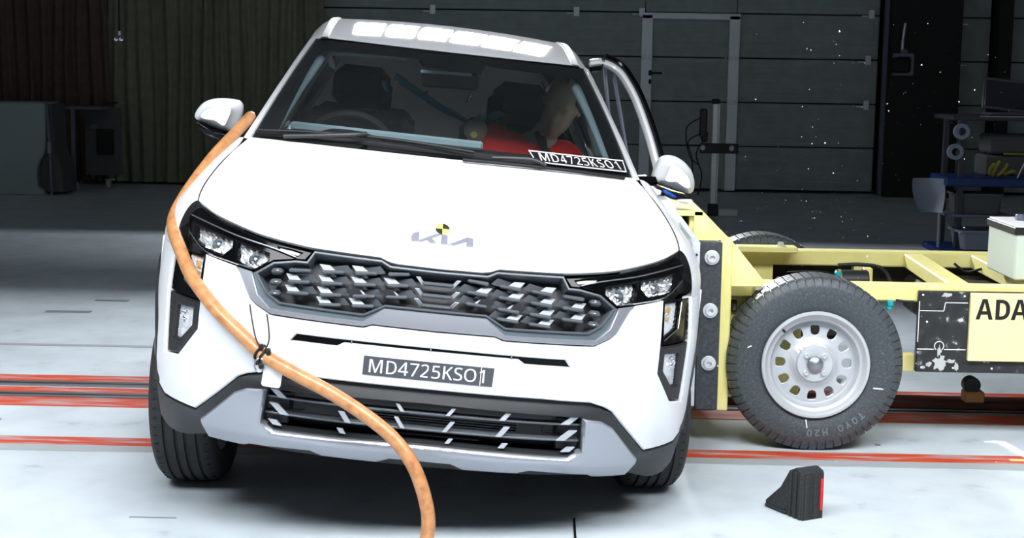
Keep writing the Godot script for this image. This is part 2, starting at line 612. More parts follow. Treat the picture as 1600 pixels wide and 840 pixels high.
func floodlight(at: Vector3, towards: Vector3, size: Vector2, energy: float, c: Color, label: String, group: String) -> void:
	var t := thing("floodlight", label, "floodlight", at, group)
	t.basis = Basis.looking_at(towards, Vector3.UP)
	var s := sh()
	s.box(Vector3(0, 0, 0.06), Vector3(size.x + 0.03, size.y + 0.06, 0.12), 0.01)
	part("housing", s, mats["black plastic"], t)
	s = sh()
	s.box(Vector3(0, 0, -0.006), Vector3(size.x, size.y, 0.008), 0.0)
	part("lamp_panel", s, glowing("floodlight glow", c, 14.0), t)
	s = sh()
	s.tube(PackedVector3Array([Vector3(0, size.y / 2 + 0.02, 0.06), Vector3(0, size.y / 2 + 0.3, 0.06)]), 0.02, 8)
	part("hanger", s, mats["steel"], t)
	var l := AreaLight3D.new()
	l.name = "floodlight_beam"
	l.area_size = size
	l.light_energy = energy
	l.light_color = c
	l.shadow_enabled = true
	l.area_range = 40.0
	l.area_attenuation = 2.0
	l.position = Vector3(0, 0, -0.02)
	t.add_child(l)

# ---------------------------------------------------------------- the hall
func hall() -> void:
	var s := sh()
	s.box(Vector3(0, -0.1, -6), Vector3(19, 0.2, 26), 0.0)
	var floor_ := struct("floor", s, mats["floor paint"], "light grey painted concrete floor of the crash hall")
	# painted track lines, rails and slots: raised by a coat of paint or a few millimetres of steel
	var lines := [[-6.86, -6.72, 0], [-6.60, -6.48, 0], [-6.40, -6.24, 0], [-5.72, -5.60, 0]]
	for l in lines:
		s = sh()
		s.box(Vector3(0, 0.001, (l[0] + l[1]) / 2), Vector3(18.6, 0.003, l[1] - l[0]), 0.0)
		part("red_line", s, mats["red floor paint"], floor_)
	s = sh()
	s.box(Vector3(0, 0.001, -5.555), Vector3(18.6, 0.004, 0.085), 0.0)
	part("steel_strip", s, mats["rail strip"] if mats.has("rail strip") else mat("rail strip", Color(0.66, 0.68, 0.69), 0.5, 0.1), floor_)
	for z in [-6.665, -6.44]:
		s = sh()
		s.box(Vector3(0, 0.002, z), Vector3(18.6, 0.008, 0.04), 0.0)
		part("slot", s, mats["slot dark"], floor_)
		s = sh()
		s.box(Vector3(0, 0.004, z - 0.028), Vector3(18.6, 0.012, 0.016), 0.003)
		s.box(Vector3(0, 0.004, z + 0.028), Vector3(18.6, 0.012, 0.016), 0.003)
		part("slot_edge", s, mats["steel"], floor_)
	s = sh()
	s.box(Vector3(1.4, 0.02, -6.56), Vector3(1.8, 0.04, 0.12), 0.008)
	part("rail", s, mats["rail brown"], floor_)
	# faint joints, scuffs and a taped corner
	for q in [[-2.3, -7.6, 3.4, 0.05, 0.0], [-2.57, -9.05, 0.20, 0.05, 0.0], [-2.70, -8.62, 0.26, 0.07, 0.0], [-1.22, -4.71, 0.15, 0.008, 0.0], [-2.2, -5.98, 0.09, 0.03, 0.2], [1.32, -5.86, 0.02, 0.02, 0.0]]:
		s = sh()
		s.box(Vector3(q[0], 0.0008, q[1]), Vector3(q[2], 0.002, q[3]), 0.0, Basis(Vector3.UP, q[4]))
		part("floor_mark", s, mat("scuff", Color(0.50, 0.535, 0.555), 0.5) if q[2] < 3 else mat("floor joint", Color(0.66, 0.66, 0.68), 0.4), floor_)
	s = sh()
	s.prism(pv([1.755, -5.945, 1.80, -5.965, 1.84, -5.95, 1.88, -5.66, 1.845, -5.65, 1.80, -5.93]), 0.004, Transform3D(Basis(Vector3.RIGHT, -PI / 2), Vector3(0, 0.003, 0)).scaled_local(Vector3(1, -1, 1)))
	part("white_tape", s, mats["paper white"], floor_)
	s = sh()
	s.box(Vector3(1.85, 0.002, -5.655), Vector3(0.16, 0.005, 0.022), 0.0)
	part("yellow_tape", s, mats["yellow paint"], floor_)
	# joint across the floor in front of the car
	s = sh()
	s.box(Vector3(0.12, 0.0006, -4.2), Vector3(0.008, 0.002, 1.2), 0.0)
	part("floor_joint", s, mats["slot dark"], floor_)
	# shell
	var w := sh()
	w.box(Vector3(0, 3.5, -18.75), Vector3(19, 7.2, 0.3), 0.0)
	struct("wall_back", w, mats["wall dark"], "dark back wall of the hall behind the sectional door")
	w = sh(); w.box(Vector3(-9.4, 3.5, -6), Vector3(0.3, 7.2, 26), 0.0)
	struct("wall_left", w, mats["hall grey"], "grey side wall at the left of the hall")
	w = sh(); w.box(Vector3(9.4, 3.5, -6), Vector3(0.3, 7.2, 26), 0.0)
	struct("wall_right", w, mats["hall grey"], "grey side wall at the right of the hall")
	w = sh(); w.box(Vector3(0, 3.5, 6.9), Vector3(19, 7.2, 0.3), 0.0)
	struct("wall_front", w, mats["hall grey"], "grey wall behind the camera")
	w = sh(); w.box(Vector3(0, 7.2, -6), Vector3(19, 0.3, 26), 0.0)
	struct("ceiling", w, mats["hall grey"], "grey ceiling of the hall")
	sectional_door()
	curtains()

func sectional_door() -> void:
	# the big sectional door: half-metre panels from x = -2.6 to 3.8, with a framed wicket door at x = 1.15 .. 2.2
	var z := -17.9
	var d := Node3D.new()
	d.name = "door_1"
	add_child(d)
	tag(d, "grey sectional garage door with a framed wicket door in it", "", "", "structure")
	for k in 7:
		var y0 := 0.03 + k * 0.505
		for span in [[-2.62, 1.14], [1.14, 2.19], [2.19, 3.82]]:
			var s := sh()
			s.box(Vector3((span[0] + span[1]) / 2, y0 + 0.25, z), Vector3(span[1] - span[0] - 0.004, 0.492, 0.06), 0.008)
			for g in 4:                                     # the shallow ribs pressed into each panel
				s.box(Vector3((span[0] + span[1]) / 2, y0 + 0.08 + g * 0.115, z + 0.031), Vector3(span[1] - span[0] - 0.02, 0.05, 0.006), 0.002)
			var p := part("door_panel", s, mats["door panel"], d)
			if k < 5 and span[0] > 1.0 and span[0] < 2.0:
				p.set_meta("label", "wicket door panel")
	var f := sh()
	f.box(Vector3(1.165, 1.02, z + 0.045), Vector3(0.125, 2.0, 0.05), 0.006)
	f.box(Vector3(2.165, 1.02, z + 0.045), Vector3(0.125, 2.0, 0.05), 0.006)
	f.box(Vector3(1.665, 2.01, z + 0.045), Vector3(1.13, 0.07, 0.05), 0.006)
	var fr := part("wicket_frame", f, mats["door frame"], d)
	for x in [1.13, 1.205, 2.13, 2.2]:
		for y in [0.53, 1.035, 1.54]:
			var hs := sh()
			hs.box(Vector3(x, y, z + 0.075), Vector3(0.05, 0.05, 0.012), 0.003)
			part("hinge", hs, mats["zinc"], fr)
	var h := sh()
	h.tube(PackedVector3Array([Vector3(1.21, 1.36, z + 0.07), Vector3(1.21, 1.36, z + 0.12), Vector3(1.34, 1.36, z + 0.12)]), 0.011, 8)
	h.box(Vector3(1.21, 1.36, z + 0.073), Vector3(0.035, 0.06, 0.01), 0.003)
	part("door_handle", h, mats["letter black"], fr)
	h = sh()
	h.prism(ring2(Vector2(1.21, 1.26), 0.018, 0.03, 14), 0.008, Transform3D(Basis(), Vector3(0, 0, z + 0.08)))
	part("lock", h, mats["letter black"], fr)
	for q in [[-1.3, 2.045], [0.35, 2.045], [3.72, 2.06], [3.70, 1.54], [1.1, 2.045], [3.70, 1.03]]:          # roller brackets at the panel joints
		var b := sh()
		b.box(Vector3(q[0], q[1], z + 0.05), Vector3(0.07, 0.11, 0.03), 0.006)
		b.box(Vector3(q[0] - 0.07, q[1] - 0.02, z + 0.04), Vector3(0.08, 0.015, 0.02), 0.002)
		part("roller_bracket", b, mats["zinc"], d)
	# the steel jamb and guide rail at its right, then a second door in the shade
	var c := sh()
	c.box(Vector3(4.28, 1.9, -17.8), Vector3(0.80, 3.8, 0.5), 0.01)
	struct("trim_1", c, mats["column black"], "black steel column between the two sectional doors")
	c = sh()
	c.box(Vector3(3.87, 1.9, -17.72), Vector3(0.05, 3.8, 0.12), 0.008)
	struct("trim_2", c, mats["bench grey"], "grey guide rail beside the sectional door")
	var d2 := Node3D.new()
	d2.name = "door_2"
	add_child(d2)
	tag(d2, "second sectional door standing in shade beyond the black column", "", "", "structure")
	for k in 7:
		for span in [[4.72, 5.14], [5.34, 7.4]]:
			var s := sh()
			s.box(Vector3((span[0] + span[1]) / 2, 0.28 + k * 0.505, -18.1), Vector3(span[1] - span[0], 0.492, 0.06), 0.008)
			part("door_panel", s, mats["door panel"], d2)
	for y in [1.99, 1.52]:
		var b := sh()
		b.box(Vector3(4.76, y, -18.03), Vector3(0.07, 0.13, 0.05), 0.006)
		b.box(Vector3(4.83, y - 0.02, -18.03), Vector3(0.08, 0.015, 0.02), 0.002)
		part("roller_bracket", b, mats["zinc"], d2)
	c = sh()
	c.box(Vector3(5.24, 1.9, -17.95), Vector3(0.16, 3.8, 0.3), 0.01)
	struct("trim_3", c, mats["column black"], "dark upright of the second sectional door")

func curtains() -> void:
	for q in [["curtain_cloth", -2.50, -4.98, -17.55, 17, "curtain cloth", "grey green heavy curtain hanging behind the car", 5], ["curtain_cloth", -4.94, -9.2, -17.45, 30, "curtain brown", "brown heavy curtain hanging behind the grey padded block", 9]]:
		var rows := []
		var rng := RandomNumberGenerator.new()
		rng.seed = q[7]
		var n: int = q[4] * 12
		var ph := PackedFloat32Array()
		var amp := PackedFloat32Array()
		for i in q[4] + 2:
			ph.append(rng.randf_range(-0.3, 0.3)); amp.append(rng.randf_range(0.4, 1.0))
		for j in 9:
			var row := PackedVector3Array()
			for i in n + 1:
				var u: float = float(i) / n * q[4]
				var k := int(u)
				var a := lerpf(amp[k], amp[k + 1], u - k)
				var drift := 0.02 * sin(j * 0.9 + k)
				row.append(Vector3(lerpf(q[1], q[2], float(i) / n) + drift, 0.03 + j * 0.5, q[3] + 0.045 * a * sin(u * TAU + ph[k]) + 0.02 * sin(u * 2.3)))
			rows.append(row)
		var s := sh()
		s.grid(rows)
		var back := []
		for r in rows:
			var b := PackedVector3Array()
			for p in r:
				b.append(p + Vector3(0, 0, -0.01))
			back.append(b)
		s.grid(back, true)
		tag(part("curtain", s, mats[q[5]]), q[6], "curtain")
	# the pendant sensor that hangs on its cable in front of the curtain
	var t := thing("pendant_sensor", "small dark sensor hanging on a black cable before the curtain", "sensor", Vector3(-3.86, 1.57, -14))
	var s := sh()
	s.tube(PackedVector3Array([Vector3(0, 0.10, 0), Vector3(0.004, 1.4, 0), Vector3(0, 5.4, 0)]), 0.009, 6)
	part("cable", s, mats["letter black"], t)
	s = sh()
	s.box(Vector3(0, 0.045, 0), Vector3(0.075, 0.05, 0.06), 0.012)
	part("body", s, mats["bench grey"], t)
	for x in [-0.02, 0.025]:
		s = sh()
		s.lathe(pv([0, 0, 0.016, 0.004, 0.018, 0.02, 0.0, 0.024]), 12, Transform3D(Basis(Vector3.RIGHT, PI / 2), Vector3(x, 0.035, 0.026)))
		part("lens", s, mats["chrome"], t)
	s = sh()
	s.tube(PackedVector3Array([Vector3(0, 0.07, 0), Vector3(0, 0.11, 0)]), 0.014, 8)
	part("plug", s, mats["zinc"], t)

# ---------------------------------------------------------------- the car. Its own axes: x to the viewer's right, y up, z towards the viewer; the front of the bumper is z = 0
const CAR_AT := Vector3(-0.373, 0, -4.40)
var car_t := Transform3D()
var car_xs := PackedFloat32Array()

func fz(x: float, y: float) -> float:                  # the wrap-around shape of the nose
	var a := minf(absf(x) / 0.9, 0.995)
	var p := -0.75 * (1.0 - pow(1.0 - pow(a, 3.2), 1.0 / 2.2))
	if y > 0.6: p -= 1.2 * (y - 0.6) * (y - 0.6)
	if y < 0.45: p -= 1.5 * (0.45 - y) * (0.45 - y)
	return p

func fnormal(x: float, y: float) -> Vector3:
	var e := 0.002
	return Vector3(-(fz(x + e, y) - fz(x - e, y)) / (2 * e), -(fz(x, y + e) - fz(x, y - e)) / (2 * e), 1.0).normalized()

func nose(off := 0.0) -> Callable:
	return func(p: Vector2, d: float) -> Vector3: return Vector3(p.x, p.y, fz(p.x, p.y)) + fnormal(p.x, p.y) * (d + off)

func on_nose(x: float, y: float, off := 0.0) -> Vector3:
	return Vector3(x, y, fz(x, y)) + fnormal(x, y) * off

func table(t: Array, x: float) -> float:
	for i in range(2, t.size(), 2):
		if x <= t[i]:
			return lerpf(t[i - 1], t[i + 1], clampf((x - t[i - 2]) / (t[i] - t[i - 2]), 0.0, 1.0))
	return t[t.size() - 1]

const HOOD_EDGE := [0.0, 0.846, 0.143, 0.848, 0.171, 0.861, 0.372, 0.866, 0.47, 0.875, 0.541, 0.884, 0.603, 0.897, 0.671, 0.912, 0.705, 0.922, 0.755, 0.941]
const SIDE_X := [0.2, 0.86, 0.3, 0.88, 0.45, 0.893, 0.6, 0.898, 0.75, 0.894, 0.82, 0.882, 0.88, 0.866, 0.93, 0.848, 1.0, 0.82, 1.06, 0.795]

func side_point(z: float, y: float, s: float, d: float) -> Vector3:
	var x := table(SIDE_X, y) * (1.0 - 0.06 * smoothstep(2.9, 4.0, -z))
	if z > -0.9: x = lerpf(minf(x, 0.886), x, smoothstep(0.57, 0.9, -z))
	return Vector3(s * (x + d), y, z)

func hood_point(u: float, v: float) -> Vector3:
	var a := absf(u)
	var x0 := 0.755 * u
	var y0 := table(HOOD_EDGE, absf(x0)) + 0.003
	var p0 := Vector3(x0, y0, fz(x0, y0))
	var w := pow(a, 2.4)
	var p1 := p0 + Vector3(0.02 * u * w, lerpf(0.100, 0.036, w), lerpf(-0.028, -0.14, w))
	var p3 := Vector3(0.683 * u, 1.128 - 0.010 * u * u, -0.885 - 0.145 * u * u)
	var p2 := p3 + Vector3(0.052 * u, lerpf(-0.085, -0.058, w), lerpf(0.42, 0.24, w))
	return bez(p0, p1, p2, p3, v)

func hood_at(x: float, y: float) -> Vector3:
	var lo := 0.0
	var hi := 1.0
	for i in 30:
		var m := (lo + hi) / 2
		if hood_point(x / lerpf(0.755, 0.683, m), m).y < y: lo = m
		else: hi = m
	return hood_point(x / lerpf(0.755, 0.683, lo), lo)

func on_hood(off: float) -> Callable:
	return func(p: Vector2, d: float) -> Vector3:
		var a := hood_at(p.x, p.y)
		var n := (hood_at(p.x + 0.004, p.y) - a).cross(hood_at(p.x, p.y + 0.004) - a).normalized()
		return a + n * (off + d)

func ws_point(u: float, v: float, off := 0.0) -> Vector3:
	var b := Vector3(0.677 * u, 1.130 - 0.012 * u * u, -0.872 - 0.15 * u * u)
	var t := Vector3(0.533 * u, 1.492, -1.66 - 0.09 * u * u)
	return b.lerp(t, v) + Vector3(0, 0.89, 0.45) * (0.014 * 4.0 * v * (1.0 - v) + off)

func smooth_table(t: Array, x: float) -> float:
	var n := t.size() / 2
	for i in n - 1:
		if x <= t[2 * i + 2] or i == n - 2:
			var x0: float = t[2 * i]
			var x1: float = t[2 * i + 2]
			var m0: float = (t[2 * i + 3] - t[maxi(2 * i - 1, 1)]) / (x1 - t[maxi(2 * i - 2, 0)])
			var m1: float = (t[mini(2 * i + 5, 2 * n - 1)] - t[2 * i + 1]) / (t[mini(2 * i + 4, 2 * n - 2)] - x0)
			var u := clampf((x - x0) / (x1 - x0), 0.0, 1.0)
			var h := x1 - x0
			return (2 * u * u * u - 3 * u * u + 1) * t[2 * i + 1] + (u * u * u - 2 * u * u + u) * h * m0 + (3 * u * u - 2 * u * u * u) * t[2 * i + 3] + (u * u * u - u * u) * h * m1
	return t[1]

func roof_y(z: float) -> float:
	return smooth_table([-3.9, 1.42, -3.55, 1.515, -3.3, 1.552, -3.0, 1.588, -2.7, 1.609, -2.5, 1.613, -2.35, 1.607, -2.25, 1.599, -2.15, 1.587, -2.05, 1.572, -1.95, 1.556, -1.85, 1.539, -1.75, 1.520, -1.66, 1.493], z)

func roof_point(x: float, z: float) -> Vector3:
	var a := absf(x)
	return Vector3(x, roof_y(z) - 0.02 * pow(a / 0.48, 2.0) - (0.05 * pow((a - 0.5) / 0.075, 2.0) if a > 0.5 else 0.0), z)

func car() -> void:
	var c := thing("car", "white five-door car with a black honeycomb grille, struck on its side by the yellow trolley", "car", CAR_AT)
	c.basis = Basis(Vector3.UP, deg_to_rad(4.69)) * Basis(Vector3.BACK, deg_to_rad(-5.43))
	car_t = Transform3D(c.basis, CAR_AT)
	var x := 0.0                                           # grid lines that follow the bend of the nose
	var xs: Array[float] = [0.0]
	while x < 0.884:
		x += 0.03 / sqrt(1.0 + pow((fz(x + 0.003, 0.6) - fz(x, 0.6)) / 0.003, 2.0))
		xs.append(minf(x, 0.886)); xs.append(-minf(x, 0.886))
	xs.sort()
	car_xs = PackedFloat32Array(xs)
	car_nose(c)
	car_grille(c)
	for s in [-1.0, 1.0]:
		car_lamps(c, s)
	car_shell(c)
	car_cabin(c)
	for s in [-1.0, 1.0]:
		car_mirror(c, s)
	# wheels stand upright on the floor while the body leans on its springs
	for w in [[-1.180, -5.20, -4.0, 0.0], [0.365, -5.24, 2.0, 0.0], [-1.38, -7.70, 0.0, 1.0], [0.20, -7.83, 0.0, 1.0]]:
		var t := Transform3D(Basis(Vector3.UP, deg_to_rad(4.69 + w[2])), Vector3(w[0], 0.312, w[1]))
		car_wheel(c, car_t.affine_inverse() * t, -1.0 if w[0] < -0.3 else 1.0)

func car_nose(c: Node3D) -> void:
	var s := sh()
	# white bumper, cut out for the lamps, with the slot above the number plate
	var o := both_halves(pv([0, 0.50, 0.34, 0.501, 0.43, 0.498, 0.488, 0.497, 0.535, 0.483, 0.561, 0.470, 0.63, 0.397, 0.69, 0.335, 0.805, 0.338, 0.851, 0.373, 0.872, 0.45, 0.885, 0.53, 0.885, 0.80, 0.815, 0.802,
		0.822, 0.664, 0.813, 0.472, 0.765, 0.483, 0.704, 0.580, 0.703, 0.802, 0.602, 0.788, 0.588, 0.774, 0.548, 0.706, 0.529, 0.690, 0.48, 0.667, 0.204, 0.664, 0.18, 0.673, 0, 0.671]))
	var slit := both_halves(pv([0, 0.613, 0.257, 0.614, 0.278, 0.600, 0.416, 0.600, 0.398, 0.623, 0, 0.623]))
	s.panel(o, [slit], nose(), 0.03, 0.03, 0.004, false, car_xs)
	var bumper := part("bumper", s, mats["white paint"], c)
	s = sh()
	s.panel(both_halves(pv([0, 0.605, 0.25, 0.605, 0.27, 0.593, 0.43, 0.593, 0.41, 0.630, 0, 0.630])), [], nose(-0.02), 0.05, 0.02, 0.002)
	var sl := part("slot", s, mats["gloss black"], bumper)
	sl.set_meta("label", "black air slot above the number plate")
	for xx in [-0.235, -0.003, 0.235]:
		s = sh()
		s.box(on_nose(xx, 0.6185, -0.008), Vector3(0.004, 0.011, 0.02), 0.001)
		part("divider", s, mats["steel"], bumper)
	# a dark core behind everything
	s = sh()
	s.panel(both_halves(pv([0, 0.23, 0.60, 0.24, 0.78, 0.30, 0.80, 0.80, 0.70, 0.88, 0.5, 0.85, 0, 0.83])), [], nose(-0.10), 0.08, 0.02, 0.002)
	part("core", s, mats["black plastic"], c)
	# black lower trim and silver skid plate
	s = sh()
	var mouth := both_halves(pv([0, 0.330, 0.440, 0.325, 0.478, 0.343, 0.468, 0.450, 0, 0.456]))
	s.panel(both_halves(pv([0, 0.185, 0.37, 0.195, 0.67, 0.215, 0.79, 0.226, 0.825, 0.25, 0.852, 0.369, 0.805, 0.334, 0.69, 0.331, 0.63, 0.393, 0.561, 0.466, 0.535, 0.479, 0.488, 0.493, 0.43, 0.494, 0.34, 0.497, 0, 0.496])), [mouth], func(p: Vector2, d: float) -> Vector3: return on_nose(p.x, p.y, d - 0.002 - 0.45 * clampf(p.y - 0.458, 0.0, 0.05) - (0.014 + 0.42 * maxf(0.303 - p.y, 0.0)) * (1.0 - smoothstep(0.300, 0.325, p.y)) * (1.0 - smoothstep(0.66, 0.76, absf(p.x)))), 0.015, 0.03, 0.003, false, car_xs)
	part("lower_trim", s, mats["black plastic"], c)
	s = sh()
	s.panel(both_halves(pv([0, 0.268, 0.090, 0.268, 0.129, 0.242, 0.294, 0.245, 0.33, 0.266, 0.515, 0.252, 0.533, 0.240, 0.653, 0.238, 0.662, 0.315, 0.561, 0.424, 0.528, 0.441, 0.469, 0.448, 0.478, 0.345, 0.440, 0.322, 0, 0.327])), [], func(p: Vector2, d: float) -> Vector3: return on_nose(p.x, p.y, d + 0.014 - 0.42 * maxf(0.303 - p.y, 0.0) - 0.9 * maxf(p.y - 0.312, 0.0) * (1.0 - smoothstep(0.43, 0.478, absf(p.x)))), 0.010, 0.03, 0.005)
	part("skid_plate", s, mats["silver paint"], c)
	# lower grille: two long bars, slanted fins, slats of the shutter
	s = sh()
	s.panel(both_halves(pv([0, 0.30, 0.47, 0.31, 0.49, 0.47, 0, 0.475])), [], nose(-0.075), 0.08, 0.01, 0.001)
	var lg := part("lower_grille", s, mats["black plastic"], c)
	for yc in [0.422, 0.3685]:
		s = sh()
		s.panel(both_halves(pv([0, yc - 0.0035, 0.474, yc - 0.0015, 0.474, yc + 0.0045, 0, yc + 0.0035])), [], nose(-0.016), 0.06, 0.03, 0.001)
		part("grille_bar", s, mats["grille grey"], lg)
	for q in [[0.437, 0.406, 0.026], [0.238, 0.219, 0.017], [0.078, 0.060, 0.012]]:
		for sgn in [-1.0, 1.0]:
			for r in [[0.449, 0.426], [0.405, 0.3735], [0.350, 0.336]]:
				s = sh()
				var h: float = clampf((r[0] - r[1]) / 0.025, 0.4, 1.2)
				var a := on_nose(q[0] * sgn, r[0], -0.010)
				var b := on_nose((q[0] + q[2]) * sgn, r[0], -0.012)
				var e := on_nose(lerpf(q[0], q[1], h) * sgn, r[1], -0.006)
				var f := on_nose((lerpf(q[0], q[1], h) + q[2]) * sgn, r[1], -0.008)
				slab(s, a, b, f, e, 0.006)
				part("fin", s, mats["satin blade"], lg)
	for k in 5:
		s = sh()
		s.box(Vector3(0.04, 0.382 + k * 0.0078, -0.085), Vector3(0.48, 0.0035, 0.02), 0.001)
		part("slat", s, mats["grille grey"], lg)
	s = sh()
	s.box(Vector3(0.02, 0.345, -0.085), Vector3(0.30, 0.006, 0.02), 0.001)
	part("slat", s, mats["black plastic"], lg)
	for sgn in [-1.0, 1.0]:
		s = sh()
		s.box(Vector3(sgn * 0.435, 0.387, -0.10), Vector3(0.07, 0.10, 0.02), 0.004)
		s.box(Vector3(sgn * 0.375, 0.405, -0.11), Vector3(0.04, 0.05, 0.02), 0.004)
		part("duct", s, mats["black plastic"], lg)
	# number plate strip
	s = sh()
	s.panel(pv([-0.1945, 0.528, 0.186, 0.527, 0.188, 0.5825, -0.1945, 0.5835]), [], nose(0.003), 0.04, 0.003, 0.0008)
	var np := part("number_plate", s, mats["plate grey"], c)
	letters("MD4725KSO1", 0.338, np, Transform3D(Basis(), Vector3(-0.008, 0.5555, 0.0025)), mats["letter white"], 0.0395)
	s = sh()
	s.box(Vector3(0.150, 0.5555, 0.0032), Vector3(0.0022, 0.053, 0.001), 0.0)
	part("sticker_seam", s, mats["letter white"], np)

func slab(s: Sh, a: Vector3, b: Vector3, c: Vector3, d: Vector3, t: float) -> void:      # a sloping plate through four corners, t thick
	var n := (b - a).cross(d - a).normalized()
	if n.z < 0.0: n = -n
	var k := n * -t
	s.quadh(a, b, c, d, n)
	s.quadh(a + k, b + k, c + k, d + k, -n)
	var m := (a + b + c + d) * 0.25
	for q in [[a, b], [b, c], [c, d], [d, a]]:
		s.quadh(q[0], q[1], q[1] + k, q[0] + k, (q[0] + q[1]) * 0.5 - m)

func letters(text: String, width: float, parent: Node, t: Transform3D, m: Material, height := 0.0, weight := 400, depth := 0.001, squeeze := 1.0) -> void:
	var f := SystemFont.new()
	f.font_names = PackedStringArray(["Droid Sans"])
	f.font_weight = weight
	var tm := TextMesh.new()
	tm.font = f
	tm.text = text
	tm.font_size = 64
	tm.pixel_size = 0.01
	tm.depth = 1.0
	tm.curve_step = 1.5
	var b := tm.get_aabb()
	var o := MeshInstance3D.new()
	o.name = "lettering"
	o.mesh = tm
	o.material_override = m
	var kx := width / b.size.x
	var ky := height / b.size.y if height > 0.0 else kx
	var mid := b.get_center()
	parent.add_child(o, true)
	o.transform = t * Transform3D(Basis.from_scale(Vector3(kx, ky, depth)), Vector3(-mid.x * kx, -mid.y * ky, 0))

func car_grille(c: Node3D) -> void:
	var o := both_halves(pv([0, 0.7275, 0.147, 0.7285, 0.207, 0.697, 0.459, 0.701, 0.500, 0.725, 0.540, 0.779, 0.488, 0.816, 0.422, 0.829, 0.390, 0.830, 0.371, 0.861, 0.171, 0.857, 0.143, 0.844, 0, 0.842]))
	var s := sh()
	s.panel(o, [], nose(-0.05), 0.05, 0.01, 0.001)
	var g := part("grille", s, mats["black plastic"], c)
	s = sh()
	s.panel(o, [Sh.inset(o, 0.0065)], nose(0.001), 0.03, 0.05, 0.0015)
	part("grille_frame", s, mats["grille grey"], g)
	# lip under the grille, and the silver surround
	s = sh()
	s.panel(both_halves(pv([0, 0.7215, 0.150, 0.7215, 0.207, 0.680, 0.485, 0.684, 0.523, 0.718, 0.547, 0.780, 0.539, 0.779, 0.499, 0.726, 0.458, 0.7015, 0.207, 0.6975, 0.148, 0.729, 0, 0.728])), [], nose(-0.006), 0.03, 0.05, 0.0005, false, car_xs)
	part("grille_lip", s, mat("lip grey", Color(0.36, 0.40, 0.43), 0.4, 0.2), g)
	s = sh()
	s.panel(both_halves(pv([0, 0.674, 0.18, 0.676, 0.206, 0.667, 0.479, 0.670, 0.527, 0.693, 0.546, 0.709, 0.585, 0.775, 0.599, 0.7865, 0.548, 0.7795, 0.523, 0.719, 0.484, 0.6855, 0.208, 0.6815, 0.151, 0.7235, 0, 0.7235])), [], nose(0.004), 0.03, 0.03, 0.002, false, car_xs)
	part("silver_surround", s, mats["silver paint"], c)
	# rows of short bars, each with a slanted blade above its outer half
	var rows := [0.870, 0.836, 0.8035, 0.7705, 0.7415, 0.714]
	var cols := [[0.085, 0.150], [0.180, 0.247], [0.277, 0.344], [0.375, 0.442]]
	var keep := Sh.inset(o, 0.012)
	for sgn in [-1.0, 1.0]:
		for yc in rows:
			for q in cols:
				var ym: float = yc - 0.072 * (q[0] + q[1]) / 2
				var mid := Vector2(sgn * (q[0] + q[1]) / 2, ym)
				if not Geometry2D.is_point_in_polygon(mid + Vector2(sgn * 0.03, 0), keep) or not Geometry2D.is_point_in_polygon(mid - Vector2(sgn * 0.03, 0), keep):
					continue
				s = sh()
				s.bar(on_nose(sgn * q[0], yc - 0.072 * q[0], -0.014), on_nose(sgn * q[1], yc - 0.072 * q[1], -0.014), 0.024, 0.0105, Vector3.UP, 0.004)
				part("grille_bar", s, mats["grille grey"], g)
				if Geometry2D.is_point_in_polygon(mid + Vector2(sgn * 0.045, 0.022), Sh.inset(o, 0.006)):
					s = sh()
					var yo: float = yc - 0.072 * q[1]
					slab(s, on_nose(sgn * (q[1] + 0.012), yo + 0.0240, -0.024), on_nose(sgn * (q[1] - 0.020), yo + 0.0240, -0.024), on_nose(sgn * (q[1] - 0.041), yo + 0.0055, -0.012), on_nose(sgn * (q[1] - 0.004), yo + 0.0040, -0.012), 0.005)
					part("grille_blade", s, mats["satin blade"], g)
					s = sh()                                       # the darker facet that falls back beside the blade
					slab(s, on_nose(sgn * (q[1] - 0.021), yo + 0.0235, -0.034), on_nose(sgn * (q[1] - 0.072), yo + 0.0265, -0.014), on_nose(sgn * (q[1] - 0.090), yo + 0.008, -0.014), on_nose(sgn * (q[1] - 0.042), yo + 0.0035, -0.034), 0.004)
					part("grille_facet", s, mats["grille grey"], g)
		for yy in [0.798, 0.766, 0.733]:                          # the round stubs at the outer end
			if Geometry2D.is_point_in_polygon(Vector2(sgn * 0.474, yy), keep):
				s = sh()
				s.bar(on_nose(sgn * 0.462, yy, -0.018), on_nose(sgn * 0.498, yy - 0.003, -0.022), 0.03, 0.020, Vector3.UP, 0.008)
				part("grille_stub", s, mats["grille grey"], g)
				s = sh()
				s.lathe(pv([0, 0, 0.003, 0.001, 0.004, 0.004, 0.0, 0.006]), 10, Transform3D(Basis(Vector3.RIGHT, PI / 2), on_nose(sgn * 0.474, yy, -0.004)))
				part("grille_stud", s, mats["chrome"], g)
		for q in [[0.265, 0.760], [0.167, 0.767]]:                 # two open windows beside the blades
			s = sh()
			s.prism(pv([sgn * (q[0] + 0.006), q[1] + 0.009, sgn * (q[0] - 0.035), q[1] + 0.011, sgn * (q[0] - 0.05), q[1] - 0.007, sgn * (q[0] - 0.016), q[1] - 0.009]), 0.003, Transform3D(Basis(), Vector3(0, 0, fz(q[0], q[1]) - 0.006)))
			part("grille_opening", s, mats["black plastic"], g)
